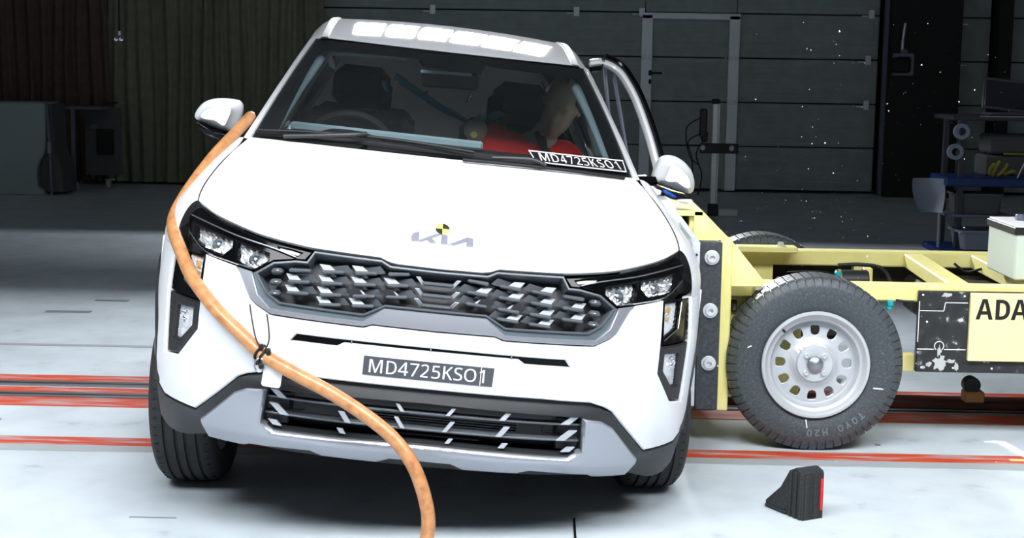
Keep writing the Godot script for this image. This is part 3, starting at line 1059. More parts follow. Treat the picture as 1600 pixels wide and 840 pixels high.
	for yc in rows:                                            # the bars on the middle line
		if yc > 0.85 or yc < 0.73:
			continue
		s = sh()
		s.bar(Vector3(-0.046, yc, fz(0, yc) - 0.014), Vector3(0.046, yc, fz(0, yc) - 0.014), 0.024, 0.0105, Vector3.UP, 0.004)
		part("grille_bar", s, mats["grille grey"], g)
		for sgn in [-1.0, 1.0]:
			s = sh()
			slab(s, on_nose(sgn * 0.066, yc + 0.020, -0.010), on_nose(sgn * 0.054, yc + 0.020, -0.010), on_nose(sgn * 0.036, yc + 0.005, -0.028), on_nose(sgn * 0.046, yc + 0.003, -0.028), 0.005)
			part("grille_blade", s, mats["satin blade"], g)

func car_lamps(c: Node3D, sgn: float) -> void:
	var o := mirrored(pv([0.703, 0.8045, 0.790, 0.862, 0.792, 0.898, 0.772, 0.921, 0.748, 0.933, 0.705, 0.917, 0.671, 0.907, 0.603, 0.892, 0.541, 0.879, 0.47, 0.870, 0.375, 0.8605, 0.396, 0.8335, 0.424, 0.8325, 0.490, 0.820, 0.543, 0.7835]), sgn)
	var r1 := mirrored(pv([0.627, 0.858, 0.628, 0.838, 0.653, 0.814, 0.756, 0.828, 0.764, 0.876]), sgn)
	var r2 := mirrored(pv([0.612, 0.856, 0.509, 0.838, 0.509, 0.820, 0.548, 0.791, 0.603, 0.805]), sgn)
	var drl := mirrored(pv([0.413, 0.8525, 0.421, 0.8455, 0.472, 0.8515, 0.480, 0.8600, 0.440, 0.8570]), sgn)
	var s := sh()
	s.panel(o, [r1, r2, drl], nose(-0.008), 0.025, 0.035, 0.004)
	var hl := part("headlight", s, mats["gloss black"], c)
	var flutes := func(amount: float, nx: float, ny: float, depth: float) -> Callable:
		return func(p: Vector2, d: float) -> Vector3: return Vector3(p.x, p.y, fz(p.x, p.y)) + fnormal(p.x, p.y) * (d - depth + amount * sin(p.x * nx) * cos(p.y * ny))
	var k := 0
	for r in [r1, r2]:
		s = sh()
		s.panel(Sh.inset(ccw(r), -0.003), [], flutes.call(0.006, 330.0, 240.0, 0.030), 0.0055, 0.005, 0.0005)
		part("reflector", s, mats["reflector"], hl)
		# the smooth bowl with its bulb
		var m := Vector2()
		for p in r: m += p / r.size()
		s = sh()
		s.lathe(pv([0.004, 0.0, 0.013, 0.004, 0.018, 0.012, 0.0205, 0.013, 0.0205, 0.010]), 20, Transform3D(Basis(Vector3.RIGHT, PI / 2), on_nose(m.x, m.y, -0.032)))
		part("bulb_bowl", s, mats["chrome"], hl)
		s = sh()
		s.lathe(pv([0, 0, 0.007, 0, 0.0075, 0.012, 0.0, 0.017]), 12, Transform3D(Basis(Vector3.RIGHT, PI / 2), on_nose(m.x, m.y, -0.030)))
		part("bulb", s, mats["steel"], hl)
		k += 1
	s = sh()
	s.panel(drl, [], nose(-0.012), 0.03, 0.004, 0.001)
	part("running_light", s, mats["white plastic"], hl)
	s = sh()
	for r in [r1, r2]:
		s.panel(Sh.inset(ccw(r), -0.006), [], nose(-0.005), 0.03, 0.0, 0.001)
	part("lens_cover", s, mats["clear lens"], hl)
	s = sh()                                                   # the bright line along the brow
	s.tube(curve3(PackedVector3Array([on_nose(sgn * 0.772, 0.9, 0.0), on_nose(sgn * 0.69, 0.887, 0.0), on_nose(sgn * 0.60, 0.870, 0.0), on_nose(sgn * 0.49, 0.853, 0.0), on_nose(sgn * 0.425, 0.838, 0.0)]), 6), 0.0022, 6)
	part("brow_line", s, mats["steel"], hl)
	s = sh()
	s.tube(curve3(PackedVector3Array([on_nose(sgn * 0.772, 0.853, 0.0), on_nose(sgn * 0.706, 0.810, 0.0), on_nose(sgn * 0.62, 0.797, 0.0), on_nose(sgn * 0.548, 0.788, 0.0)]), 6), 0.0022, 6)
	part("chrome_line", s, mats["chrome"], hl)
	# turn signal in its upright black housing
	s = sh()
	var lens := mirrored(pv([0.713, 0.790, 0.764, 0.793, 0.757, 0.715, 0.716, 0.690]), sgn)
	s.panel(mirrored(pv([0.707, 0.800, 0.812, 0.799, 0.818, 0.668, 0.708, 0.666]), sgn), [lens], nose(-0.004), 0.02, 0.03, 0.003)
	var ts := part("turn_signal", s, mats["gloss black"], c)
	s = sh()
	s.panel(Sh.inset(ccw(lens), -0.002), [], flutes.call(0.002, 520.0, 420.0, 0.014), 0.004, 0.004, 0.0005)
	part("fluted_lens", s, mats["fluted glass"], ts)
	s = sh()
	s.panel(mirrored(pv([0.722, 0.778, 0.738, 0.779, 0.736, 0.762, 0.723, 0.758]), sgn), [], flutes.call(0.002, 520.0, 420.0, 0.008), 0.004, 0.005, 0.0005)
	s.panel(mirrored(pv([0.722, 0.748, 0.734, 0.750, 0.733, 0.741, 0.724, 0.738]), sgn), [], flutes.call(0.002, 520.0, 420.0, 0.008), 0.004, 0.005, 0.0005)
	part("amber_lens", s, mats["amber lens"], ts)
	s = sh()
	s.tube(PackedVector3Array([on_nose(sgn * 0.775, 0.79, -0.002), on_nose(sgn * 0.766, 0.712, -0.002), on_nose(sgn * 0.715, 0.680, -0.002)]), 0.002, 6)
	part("edge_line", s, mats["steel"], ts)
	# fog lamp in its black pointed bezel
	s = sh()
	var fog := mirrored(pv([0.727, 0.585, 0.768, 0.530, 0.787, 0.533, 0.784, 0.632, 0.727, 0.637]), sgn)
	s.panel(mirrored(pv([0.708, 0.581, 0.767, 0.487, 0.809, 0.476, 0.818, 0.662, 0.709, 0.663]), sgn), [fog], nose(-0.002), 0.02, 0.03, 0.005)
	var fl := part("fog_lamp", s, mats["black plastic"], c)
	s = sh()
	s.panel(Sh.inset(ccw(fog), -0.002), [], flutes.call(0.0018, 700.0, 700.0, 0.016), 0.004, 0.004, 0.0005)
	part("fluted_lens", s, mats["fluted glass"], fl)
	s = sh()
	s.lathe(pv([0.004, 0.0, 0.011, 0.004, 0.014, 0.009, 0.012, 0.010]), 16, Transform3D(Basis(Vector3.RIGHT, PI / 2), on_nose(sgn * 0.765, 0.607, -0.016)))
	part("bulb_bowl", s, mats["chrome"], fl)

func ccw(p: PackedVector2Array) -> PackedVector2Array:
	var q := p.duplicate()
	if Sh.area(q) < 0.0: q.reverse()
	return q

func car_shell(c: Node3D) -> void:
	var s := sh()
	# hood
	var rows := []
	for i in 37:
		var v := pow(float(i) / 36.0, 1.25)
		var row := PackedVector3Array()
		for k in 61:
			row.append(hood_point(-1.0 + 2.0 * k / 60.0, v))
		rows.append(row)
	s.grid(rows)
	var rim := []                                             # its edges fold under
	for f in [0.0, 0.02]:
		var row := PackedVector3Array()
		for k in 61: row.append(hood_point(-1.0 + 2.0 * k / 60.0, 0.0) - Vector3(0, f * 0.5, f))
		rim.append(row)
	s.grid(rim, true)
	for sgn in [-1.0, 1.0]:
		var side := []
		for f in [0.0, 0.02]:
			var row := PackedVector3Array()
			for i in 37: row.append(hood_point(sgn, pow(float(i) / 36.0, 1.25)) + Vector3(-sgn * f * 0.3, -f, 0))
			side.append(row)
		s.grid(side, sgn > 0)
	var hood := part("hood", s, mats["white paint"], c)
	# maker's emblem and the round target on the nose of the hood
	var k := 0.0001625
	s = sh()
	for q in [[180, 345, 225, 296, 315, 275, 315, 428, 180, 440], [315, 412, 640, 275, 720, 283, 345, 442], [450, 384, 530, 348, 640, 432, 520, 441], [720, 281, 835, 287, 835, 432, 715, 442], [835, 424, 900, 418, 1190, 283, 1190, 352, 935, 452, 840, 436], [1180, 285, 1300, 300, 1300, 430, 1180, 450]]:
		var p := PackedVector2Array()
		for i in range(0, q.size(), 2):
			p.append(Vector2((q[i] - 740) * k + 0.001, 0.926 - (q[i + 1] - 360) * k * 0.92))
		s.panel(p, [], on_hood(0.003), 0.02, 0.003, 0.0006)
	part("emblem", s, mat("emblem grey", Color(0.58, 0.585, 0.63), 0.4, 0.3), hood)
	for i in 4:
		s = sh()
		var p := PackedVector2Array([Vector2(0.0, 0.9515)])
		for j in 9:
			var a := PI / 2 * (i + j / 8.0)
			p.append(Vector2(0.021 * cos(a), 0.9515 + 0.0125 * sin(a)))
		s.panel(p, [], on_hood(0.002), 0.02, 0.002, 0.0)
		part("target_quarter", s, mats["target yellow"] if i % 2 == 1 else mat("target dark", Color(0.16, 0.17, 0.10), 0.6), hood)
	# fenders: an upper shoulder and a side with the wheel arch cut out
	for sgn in [-1.0, 1.0]:
		s = sh()
		rows = []
		for j in 13:
			var ph := PI / 2 * j / 12.0
			var cx := pow(cos(ph), 1.25) if j < 12 else 0.0
			var row := PackedVector3Array()
			for i in 33:
				var t := float(i) / 32.0
				var lz := lerpf(fz(0.815, 0.80), -1.25, t)
				var lo := Vector3(absf(side_point(lz, 0.80, 1.0, 0.0).x), 0.80, lz)
				if lz > -0.60:
					var xa := 0.80
					var xb := 0.8925
					for it in 24:
						if fz((xa + xb) / 2, 0.80) > lz: xa = (xa + xb) / 2
						else: xb = (xa + xb) / 2
					lo.x = minf(xa, lo.x)
				var hi := hood_point(1.0, t) + Vector3(0.004, 0.001, 0) if t < 1.0 else Vector3(0.69, 1.118, -1.05)
				if t > 0.86: hi = hi.lerp(Vector3(0.715, 1.112, -1.08), (t - 0.86) / 0.14)
				var p := Vector3(hi.x + (lo.x - hi.x) * cx, lo.y + (hi.y - lo.y) * sin(ph), lerpf(lo.z, hi.z, 1.0 - cos(ph)))
				row.append(Vector3(p.x * sgn, p.y, p.z))
			var e: Vector3 = row[32]                              # the sail that meets the door
			var yd := minf(e.y, 1.056)
			row.append(Vector3(side_point(-1.262, yd, sgn, 0.0).x, yd, -1.262))
			rows.append(row)
		s.grid(rows, sgn > 0)
		var fo := PackedVector2Array([Vector2(-0.575, 0.802), Vector2(-0.575, 0.59)])
		for i in 15:
			var a := lerpf(0.85, PI - 0.2, i / 14.0)
			fo.append(Vector2(-0.80 + 0.385 * cos(a), 0.315 + 0.385 * sin(a)))
		fo.append_array(pv([-1.245, 0.25, -1.245, 0.802]))
		s.panel(fo, [], func(p: Vector2, d: float) -> Vector3: return side_point(p.x, p.y, sgn, d), 0.05, 0.02, 0.002, sgn < 0)
		var fender := part("fender", s, mats["white paint"], c)
		s = sh()                                              # black arch cladding
		rows = []
		for q in [[0.375, -0.01], [0.378, 0.012], [0.43, 0.010], [0.435, -0.02]]:
			var row := PackedVector3Array()
			for i in 29:
				var a := lerpf(0.12, PI - 0.1, i / 28.0)
				var z: float = -0.80 + q[0] * cos(a)
				var y: float = 0.315 + q[0] * sin(a)
				var xx := minf(table(SIDE_X, y), 0.9 * pow(1.0 - pow(clampf(1.0 - minf(-z - 0.03, 0.75) / 0.75, 0.0, 1.0), 2.2), 1.0 / 3.2) if z > -0.72 else 0.91)
				row.append(Vector3(sgn * (xx + q[1]), y, z))
			rows.append(row)
		s.grid(rows, sgn < 0)
		part("arch_trim", s, mats["black plastic"], fender)
		# doors and the rear quarter
		for q in [["front_door", -1.255, -2.20], ["rear_door", -2.21, -3.02], ["rear_quarter", -3.03, -3.90]]:
			s = sh()
			s.panel(pv([q[1], 0.30, q[1], 1.055, q[2], 1.075, q[2], 0.30]), [], func(p: Vector2, d: float) -> Vector3: return side_point(p.x, p.y, sgn, d), 0.12, 0.05, 0.004, sgn > 0)
			var dr := part(q[0], s, mats["white paint"], c)
			s = sh()                                          # its window
			rows = []
			for j in 2:
				var row := PackedVector3Array()
				for i in 7:
					var z := lerpf(q[1], q[2], i / 6.0)
					var top := minf(roof_y(z) - 0.10, 1.16 + (-z - 1.15) * 0.62)
					row.append(Vector3(sgn * (minf(0.785, 0.124 * (4.4 - z)) if j == 0 else lerpf(minf(0.745, 0.118 * (4.4 - z)), 0.572, clampf((top - 1.12) / 0.34, 0, 1))), 1.07 if j == 0 else top, z))
				rows.append(row)
			s.grid(rows, sgn < 0)
			part("window", s, mats["rear glass"] if q[1] < -2 else mats["window glass"], dr)
	# windscreen with its black border
	s = sh()
	rows = []
	for j in 13:
		var row := PackedVector3Array()
		for i in 31: row.append(ws_point(-1.0 + 2.0 * i / 30.0, j / 12.0))
		rows.append(row)
	s.grid(rows)
	var ws := part("windscreen", s, mats["window glass"], c)
	s = sh()
	s.panel(pv([-1, -0.02, 1, -0.02, 1, 1, -1, 1]), [pv([-0.885, 0.075, -0.905, 0.055, -0.2, 0.03, 0.5, 0.03, 0.9, 0.05, 0.905, 0.08, 0.912, 0.80, 0.885, 0.875, 0.25, 0.90, 0.21, 0.80, -0.17, 0.80, -0.21, 0.90, -0.885, 0.885, -0.915, 0.82])], func(p: Vector2, d: float) -> Vector3: return ws_point(p.x, p.y, d - 0.004), 0.08, 0.003, 0.0)
	part("black_border", s, mats["frit"], ws)
	# the white-framed number strip stuck inside the glass
	var st := func(p: Vector2, d: float) -> Vector3:
		var v := 0.0
		for i in 12: v += (p.y - ws_point(p.x / 0.66, v).y) * 2.4
		return ws_point(p.x / lerpf(0.677, 0.533, v), v, 0.004 + d)
	s = sh()
	var strip := pv([0.318, 1.139, 0.655, 1.131, 0.645, 1.170, 0.290, 1.176])
	s.panel(strip, [], st, 0.04, 0.002, 0.0)
	var stp := part("number_strip", s, mats["sticker black"], ws)
	s = sh()
	s.panel(Sh.inset(strip, 0.0005), [Sh.inset(strip, 0.0035)], func(p: Vector2, d: float) -> Vector3: return st.call(p, d + 0.0012), 0.04, 0.001, 0.0)
	part("strip_frame", s, mats["letter white"], stp)
	var word := "MD4725KSO1"                                   # each letter lies on the glass where it stands
	var fnt := SystemFont.new()
	fnt.font_names = PackedStringArray(["Droid Sans"])
	var total: float = fnt.get_string_size(word, 0, -1, 64).x
	for i in word.length():
		var mid: float = (fnt.get_string_size(word.substr(0, i), 0, -1, 64).x + fnt.get_string_size(word[i], 0, -1, 64).x * 0.5) / total
		var px := lerpf(0.326, 0.634, mid)
		var py := lerpf(1.1575, 1.1505, mid)
		var a0: Vector3 = st.call(Vector2(px - 0.012, py), 0.002)
		var a1: Vector3 = st.call(Vector2(px + 0.012, py), 0.002)
		var ax := (a1 - a0).normalized()
		var up: Vector3 = st.call(Vector2(px + 0.001, py + 0.008), 0.002) - (a0 + a1) * 0.5
		var az := ax.cross(up).normalized()
		var kk := 0.30 / total
		letters(word[i], fnt.get_string_size(word[i], 0, -1, 64).x * kk * (0.80 if word[i] != "1" else 0.45), stp, Transform3D(Basis(ax, az.cross(ax), az), (a0 + a1) * 0.5), mats["letter white"], 0.048)
	# cowl and wipers
	s = sh()
	rows = []
	for j in 3:
		var row := PackedVector3Array()
		for i in 31:
			var u := -1.0 + 2.0 * i / 30.0
			row.append(hood_point(u, 1.0).lerp(ws_point(u, 0.06), j * 0.5) + Vector3(0, -0.012 if j < 2 else 0.0, 0.02 if j == 0 else 0.0))
		rows.append(row)
	s.grid(rows)
	part("cowl", s, mats["interior black"], c)
	for q in [[-0.66, 0.10, 0.030, 0.035], [0.06, 0.635, -0.035, 0.008]]:
		s = sh()
		var bl := PackedVector3Array()
		for i in 13:
			var u := lerpf(q[0], q[1], i / 12.0)
			bl.append(ws_point(u / 0.677, q[2] + q[3] * sin(PI * i / 12.0), 0.016))
		s.tube(bl, 0.006, 8)
		var wp := part("wiper", s, mats["letter black"], c)
		s = sh()
		s.tube(curve3(PackedVector3Array([ws_point((q[0] + 0.10) / 0.677, -0.005, 0.02), ws_point((q[0] * 0.6 + q[1] * 0.4) / 0.677, q[2] * 0.5 + 0.005, 0.035), ws_point((q[0] + q[1]) / 2 / 0.677, q[2] + q[3], 0.026)]), 6), 0.008, 8)
		part("wiper_arm", s, mats["black plastic"], wp)
	# roof with its two seams
	s = sh()
	rows = []
	for j in 33:
		var row := PackedVector3Array()
		for i in 47:
			var x := lerpf(-0.572, 0.572, i / 46.0)
			var z0 := -1.66 - 0.09 * pow(x / 0.533, 2.0)
			row.append(roof_point(x, lerpf(z0, -3.62, pow(j / 32.0, 1.3))))
		rows.append(row)
	s.grid(rows)
	var under := []
	for r in rows:
		var row := PackedVector3Array()
		for p in r: row.append(p - Vector3(0, 0.035, 0))
		under.append(row)
	var roof := part("roof", s, mats["white paint"], c)
	s = sh()
	s.grid(under, true)
	part("headliner", s, mats["headliner"], roof)
	for sgn in [-1.0, 1.0]:
		s = sh()
		rows = []
		for q in [[0.484, 0.0], [0.486, 0.006], [0.512, 0.006], [0.514, 0.0]]:
			var row := PackedVector3Array()
			for j in 25:
				var z := lerpf(-1.735, -3.6, j / 24.0)
				row.append(roof_point(sgn * q[0], z) + Vector3(0, q[1], 0))
			rows.append(row)
		s.grid(rows, sgn < 0)
		part("roof_moulding", s, mat("moulding grey", Color(0.45, 0.46, 0.48), 0.4), roof)
		# windscreen pillar and the rail that runs back from it
		s = sh()
		rows = []
		for j in 25:
			var v := j / 24.0
			var e := ws_point(sgn, minf(v * 1.02 - 0.02, 1.0))
			var o := Vector3(sgn * 0.717, 1.100, -1.07).lerp(Vector3(sgn * 0.572, 1.462, -1.80), v)
			var b := Vector3(sgn * 0.715, 1.088, -1.13).lerp(Vector3(sgn * 0.560, 1.440, -1.86), v)
			rows.append(PackedVector3Array([e + Vector3(0, -0.01, 0), e + Vector3(sgn * 0.003, 0.004, 0.004), e.lerp(o, 0.5) + Vector3(sgn * 0.006, 0.008, 0.008), o, b]))
		s.grid(rows, sgn < 0)
		part("windscreen_pillar", s, mats["white paint"], c)
		s = sh()
		rows = []
		for j in 17:
			var z := lerpf(-1.78, -3.6, j / 16.0)
			var p := roof_point(sgn * 0.572, z)
			rows.append(PackedVector3Array([p, p + Vector3(sgn * 0.008, -0.02, 0), p + Vector3(sgn * 0.004, -0.06, 0), p + Vector3(-sgn * 0.03, -0.075, 0)]))
		s.grid(rows, sgn < 0)
		part("roof_rail", s, mats["white paint"], c)
		for q in [[-2.16, -2.28], [-2.98, -3.12], [-3.60, -3.85]]:                # pillars between the side windows
			s = sh()
			s.quadh(side_point(q[0], 1.06, sgn, -0.004), side_point(q[1], 1.06, sgn, -0.004), Vector3(sgn * 0.566, roof_y(q[1]) - 0.08, q[1]), Vector3(sgn * 0.566, roof_y(q[0]) - 0.08, q[0]), Vector3(sgn, 0.3, 0))
			s.quadh(side_point(q[0], 1.06, sgn, -0.04), side_point(q[1], 1.06, sgn, -0.04), Vector3(sgn * 0.526, roof_y(q[1]) - 0.09, q[1]), Vector3(sgn * 0.526, roof_y(q[0]) - 0.09, q[0]), Vector3(-sgn, -0.3, 0))
			part("side_pillar", s, mats["gloss black"], c)
	# the struck side's door frame stands away from the roof: white channel with a black seal outside
	var path := curve3(pv3([0.585, 1.515, -1.98, 0.64, 1.523, -1.97, 0.70, 1.497, -1.94, 0.745, 1.440, -1.89, 0.785, 1.365, -1.83, 0.835, 1.225, -1.70, 0.875, 1.070, -1.56]), 6)
	for q in [["bent_door_frame", 0.0, 0.019, "white paint"], ["door_seal", 0.026, 0.015, "gloss black"]]:
		s = sh()
		rows = []
		for i in path.size():
			var t := (path[mini(i + 1, path.size() - 1)] - path[maxi(i - 1, 0)]).normalized()
			var out := t.cross(Vector3.FORWARD).normalized() * -1.0
			if out.x < 0 and out.y < 0: out = -out
			var row := PackedVector3Array()
			for a in 10:
				row.append(path[i] + out * (q[1] + q[2] * 0.9 * cos(TAU * a / 10)) + Vector3(0, 0, -0.02 + 0.035 * sin(TAU * a / 10)))
			rows.append(row)
		s.grid(rows, false, true)
		s.fan(path[path.size() - 1], rows[rows.size() - 1], Vector3.DOWN)
		part(q[0], s, mats[q[3]], c)
	for q in [[0.655, 1.50, 0.70, 1.11], [0.70, 1.47, 0.765, 1.11]]:                 # grey edges of the opened door seen through the gap
		s = sh()
		s.bar(Vector3(q[0], q[1], -2.05), Vector3(q[2], q[3], -1.75), 0.012, 0.04, Vector3.BACK, 0.004)
		part("door_edge", s, mats["bench grey"], c)
	# tail, floor pan and bulkhead close the body
	s = sh()
	rows = []
	for q in [[1.49, -3.60, 0.56], [1.38, -3.72, 0.60], [1.08, -3.90, 0.74], [0.9, -3.96, 0.80], [0.55, -3.99, 0.83], [0.33, -3.93, 0.82]]:
		var row := PackedVector3Array()
		for i in 13:
			var u := -1.0 + i / 6.0
			row.append(Vector3(u * q[2], q[0], q[1] + 0.10 * pow(absf(u), 3.0)))
		rows.append(row)
	s.grid(rows)
	part("tailgate", s, mats["white paint"], c)
	s = sh()
	s.box(Vector3(0, 0.30, -2.1), Vector3(1.44, 0.10, 3.4), 0.02)
	s.box(Vector3(0, 0.36, -0.55), Vector3(1.10, 0.24, 0.6), 0.02)
	s.box(Vector3(0, 0.80, -1.10), Vector3(1.36, 0.60, 0.06), 0.01)
	part("floor_pan", s, mats["black plastic"], c)

func car_cabin(c: Node3D) -> void:
	# dashboard with the hump over the instruments and a pale painted reflection strip
	var s := sh()
	var rows := []
	for q in [[1.105, -1.08], [1.118, -1.16], [1.125, -1.36], [1.118, -1.5], [1.07, -1.56], [0.8, -1.5]]:
		var row := PackedVector3Array()
		for i in 41:
			var x := lerpf(-0.70, 0.70, i / 40.0)
			row.append(Vector3(x, q[0] + 0.040 * exp(-pow((x + 0.36) / 0.115, 4.0)) * smoothstep(-1.1, -1.3, q[1]) * (1.0 if q[0] > 1.0 else 0.0), q[1] + 0.0))
		rows.append(row)
	s.grid(rows)
	var dash := part("dashboard", s, mats["interior black"], c)
	s = sh()
	s.box(Vector3(-0.215, 1.146, -1.60), Vector3(0.75, 0.034, 0.03), 0.008)
	part("dash_reflection", s, mats["pale trim"], dash)  # pale strip stands in for a reflection in the windscreen
	s = sh()
	s.box(Vector3(-0.215, 0.95, -1.62), Vector3(1.3, 0.36, 0.04), 0.01)
	part("dash_face", s, mats["interior black"], dash)
	# steering wheel, on the viewer's left
	s = sh()
	var ring := PackedVector3Array()
	var tilt := Basis(Vector3.RIGHT, deg_to_rad(-62)) 
	for i in 49:
		var a := TAU * i / 48.0
		ring.append(Vector3(-0.36, 1.045, -1.78) + Basis(Vector3.RIGHT, deg_to_rad(22)) * Vector3(0.18 * cos(a), 0.18 * sin(a), 0))
	s.tube(ring, 0.015, 8, false)
	s.bar(Vector3(-0.53, 1.04, -1.78), Vector3(-0.19, 1.04, -1.78), 0.02, 0.05, Vector3.UP, 0.006)
	s.box(Vector3(-0.36, 1.02, -1.75), Vector3(0.13, 0.12, 0.05), 0.02)
	part("steering_wheel", s, mats["black plastic"], c)
	# seats
	for q in [[-0.36, -2.32, 1.0], [0.345, -2.36, 1.0], [-0.36, -3.12, 0.96], [0.36, -3.12, 0.96]]:
		s = sh()
		var tb := Basis(Vector3.RIGHT, deg_to_rad(-14))
		s.box(Vector3(q[0], 0.58, q[1] + 0.24), Vector3(0.5, 0.16, 0.5), 0.05)
		s.box(Vector3(q[0], 0.90, q[1]), Vector3(0.50, 0.62, 0.14), 0.055, tb)
		var seat := part("seat", s, mats["seat cloth"], c)
		s = sh()
		s.box(Vector3(q[0], 1.305 * q[2], q[1] - 0.07), Vector3(0.25, 0.19, 0.11), 0.045, tb)
		for dx in [-0.06, 0.06]:
			s.tube(PackedVector3Array([Vector3(q[0] + dx, 1.15, q[1] - 0.05), Vector3(q[0] + dx, 1.25, q[1] - 0.06)]), 0.007, 6)
		part("headrest", s, mats["seat cloth"], seat)
	s = sh()
	for xx in [-0.19, 0.02]:                                   # the bright stalks of a rear headrest
		s.tube(PackedVector3Array([Vector3(xx + 0.11, 1.27, -3.1), Vector3(xx + 0.125, 1.31, -3.1)]), 0.007, 8)
	part("headrest_stalk", s, mats["chrome"], c)
	# inner linings of the windscreen pillars and the roof edge
	for sgn in [-1.0, 1.0]:
		s = sh()
		s.tube(PackedVector3Array([Vector3(sgn * 0.625, 1.14, -1.16), Vector3(sgn * 0.565, 1.30, -1.46), Vector3(sgn * 0.505, 1.432, -1.74)]), 0.026, 10)
		part("pillar_lining", s, mats["pale trim"], c)
		s = sh()
		s.tube(PackedVector3Array([Vector3(sgn * 0.640, 1.14, -1.75), Vector3(sgn * 0.60, 1.28, -1.95), Vector3(sgn * 0.53, 1.41, -2.15)]), 0.017, 10)
		part("window_lining", s, mat("lining grey", Color(0.33, 0.40, 0.40), 0.8), c)
	s = sh()
	s.tube(PackedVector3Array([Vector3(-0.50, 1.437, -1.74), Vector3(-0.36, 1.448, -1.73), Vector3(-0.17, 1.452, -1.72)]), 0.011, 10)
	part("roof_edge_lining", s, mats["pale trim"], c)
	s = sh()
	s.tube(PackedVector3Array([Vector3(0.50, 1.442, -1.78), Vector3(0.36, 1.462, -1.77), Vector3(0.20, 1.466, -1.76)]), 0.008, 10)
	part("roof_edge_lining", s, mat("lining grey", Color(0.33, 0.40, 0.40), 0.8), c)
	# rear-view mirror
	s = sh()
	s.prism(rounded(0.225, 0.066, 0.02), 0.03, Transform3D(Basis(Vector3.RIGHT, deg_to_rad(8)) * Basis(Vector3.BACK, deg_to_rad(2)), Vector3(0.006, 1.385, -1.60)), 0.008)
	s.tube(PackedVector3Array([Vector3(0.0, 1.40, -1.62), Vector3(0.0, 1.455, -1.60)]), 0.012, 8)
	part("rear_view_mirror", s, mats["black plastic"], c)
	s = sh()
	s.prism(rounded(0.20, 0.012, 0.005), 0.004, Transform3D(Basis(Vector3.BACK, deg_to_rad(2)), Vector3(-0.012, 1.412, -1.592)))
	part("mirror_edge", s, mats["pale trim"], c)
	s = sh()
	s.box(Vector3(0, 1.452, -1.645), Vector3(0.24, 0.05, 0.06), 0.015)
	part("sensor_box", s, mats["interior black"], c)

func car_mirror(c: Node3D, sgn: float) -> void:
	var cap: PackedVector2Array
	var base: PackedVector2Array
	if sgn < 0:
		cap = pv([-0.936, 1.146, -0.925, 1.178, -0.903, 1.208, -0.865, 1.226, -0.81, 1.231, -0.772, 1.229, -0.757, 1.213, -0.757, 1.178, -0.768, 1.135, -0.788, 1.099, -0.85, 1.112, -0.915, 1.135])
		base = pv([-0.928, 1.138, -0.79, 1.098, -0.772, 1.092, -0.785, 1.075, -0.84, 1.074, -0.90, 1.096])
	else:
		cap = pv([0.808, 1.088, 0.812, 1.125, 0.826, 1.175, 0.848, 1.198, 0.885, 1.197, 0.925, 1.178, 0.958, 1.145, 0.974, 1.10, 0.972, 1.065, 0.962, 1.057, 0.90, 1.065])
		base = pv([0.80, 1.090, 0.815, 1.082, 0.90, 1.058, 0.965, 1.050, 0.960, 1.034, 0.935, 1.024, 0.88, 1.033, 0.83, 1.058])
	var m := puff(ccw(cap), [[0.035, 0.0], [0.03, 0.028], [0.018, 0.052], [0.007, 0.068], [0.0, 0.085], [0.0, 0.10], [0.004, 0.16]], -1.315)
	var mr := part("wing_mirror", m, mats["white paint"], c)
	m = puff(ccw(base), [[0.012, 0.02], [0.004, 0.045], [0.0, 0.07], [0.0, 0.14], [0.006, 0.15]], -1.315)
	part("mirror_foot", m, mats["gloss black"], mr)
	if sgn > 0:
		m = puff(ccw(pv([0.835, 1.075, 0.845, 1.055, 0.885, 1.040, 0.905, 1.046, 0.87, 1.062])), [[0.004, 0.0], [0.0, 0.008], [0.0, 0.05]], -1.318)
		part("blue_film", m, mats["blue film"], mr)
		m = puff(ccw(pv([0.89, 1.034, 0.94, 1.020, 0.963, 1.036, 0.966, 1.046, 0.91, 1.040])), [[0.004, 0.0], [0.0, 0.008], [0.0, 0.05]], -1.318)
		part("mirror_underside", m, mats["white paint"], mr)
	var s := sh()
	s.bar(Vector3(sgn * 0.735, 1.085, -1.40), Vector3(sgn * 0.83, 1.095, -1.40), 0.06, 0.035, Vector3.UP, 0.012)
	part("mirror_arm", s, mats["gloss black"], mr)

func puff(o: PackedVector2Array, rings: Array, z: float) -> Sh:       # a rounded shell over an outline: rings of [inset, depth behind z]
	var d := Sh.dense(o, 0.015)
	for k in 2:                                                # round the corners off
		var e := PackedVector2Array()
		for i in d.size():
			e.append(d[i] * 0.5 + (d[(i + 1) % d.size()] + d[(i + d.size() - 1) % d.size()]) * 0.25)
		d = e
	var mid := Vector2()
	for p in d: mid += p / d.size()
	var rows := []
	for r in rings:
		var row := PackedVector3Array()
		for p in d:
			var v := mid - p
			var q := p + v * minf(r[0] * 1.0 / maxf(v.length(), 0.001) * 1.0, 0.9)
			row.append(Vector3(q.x, q.y, z - r[1]))
		rows.append(row)
	var s := sh()
	s.grid(rows, true, true)
	s.fan(Vector3(mid.x, mid.y, z - rings[0][1] + 0.006), rows[0], Vector3.BACK)
	s.fan(Vector3(mid.x, mid.y, z - rings[-1][1]), rows[-1], Vector3.FORWARD)
	return s

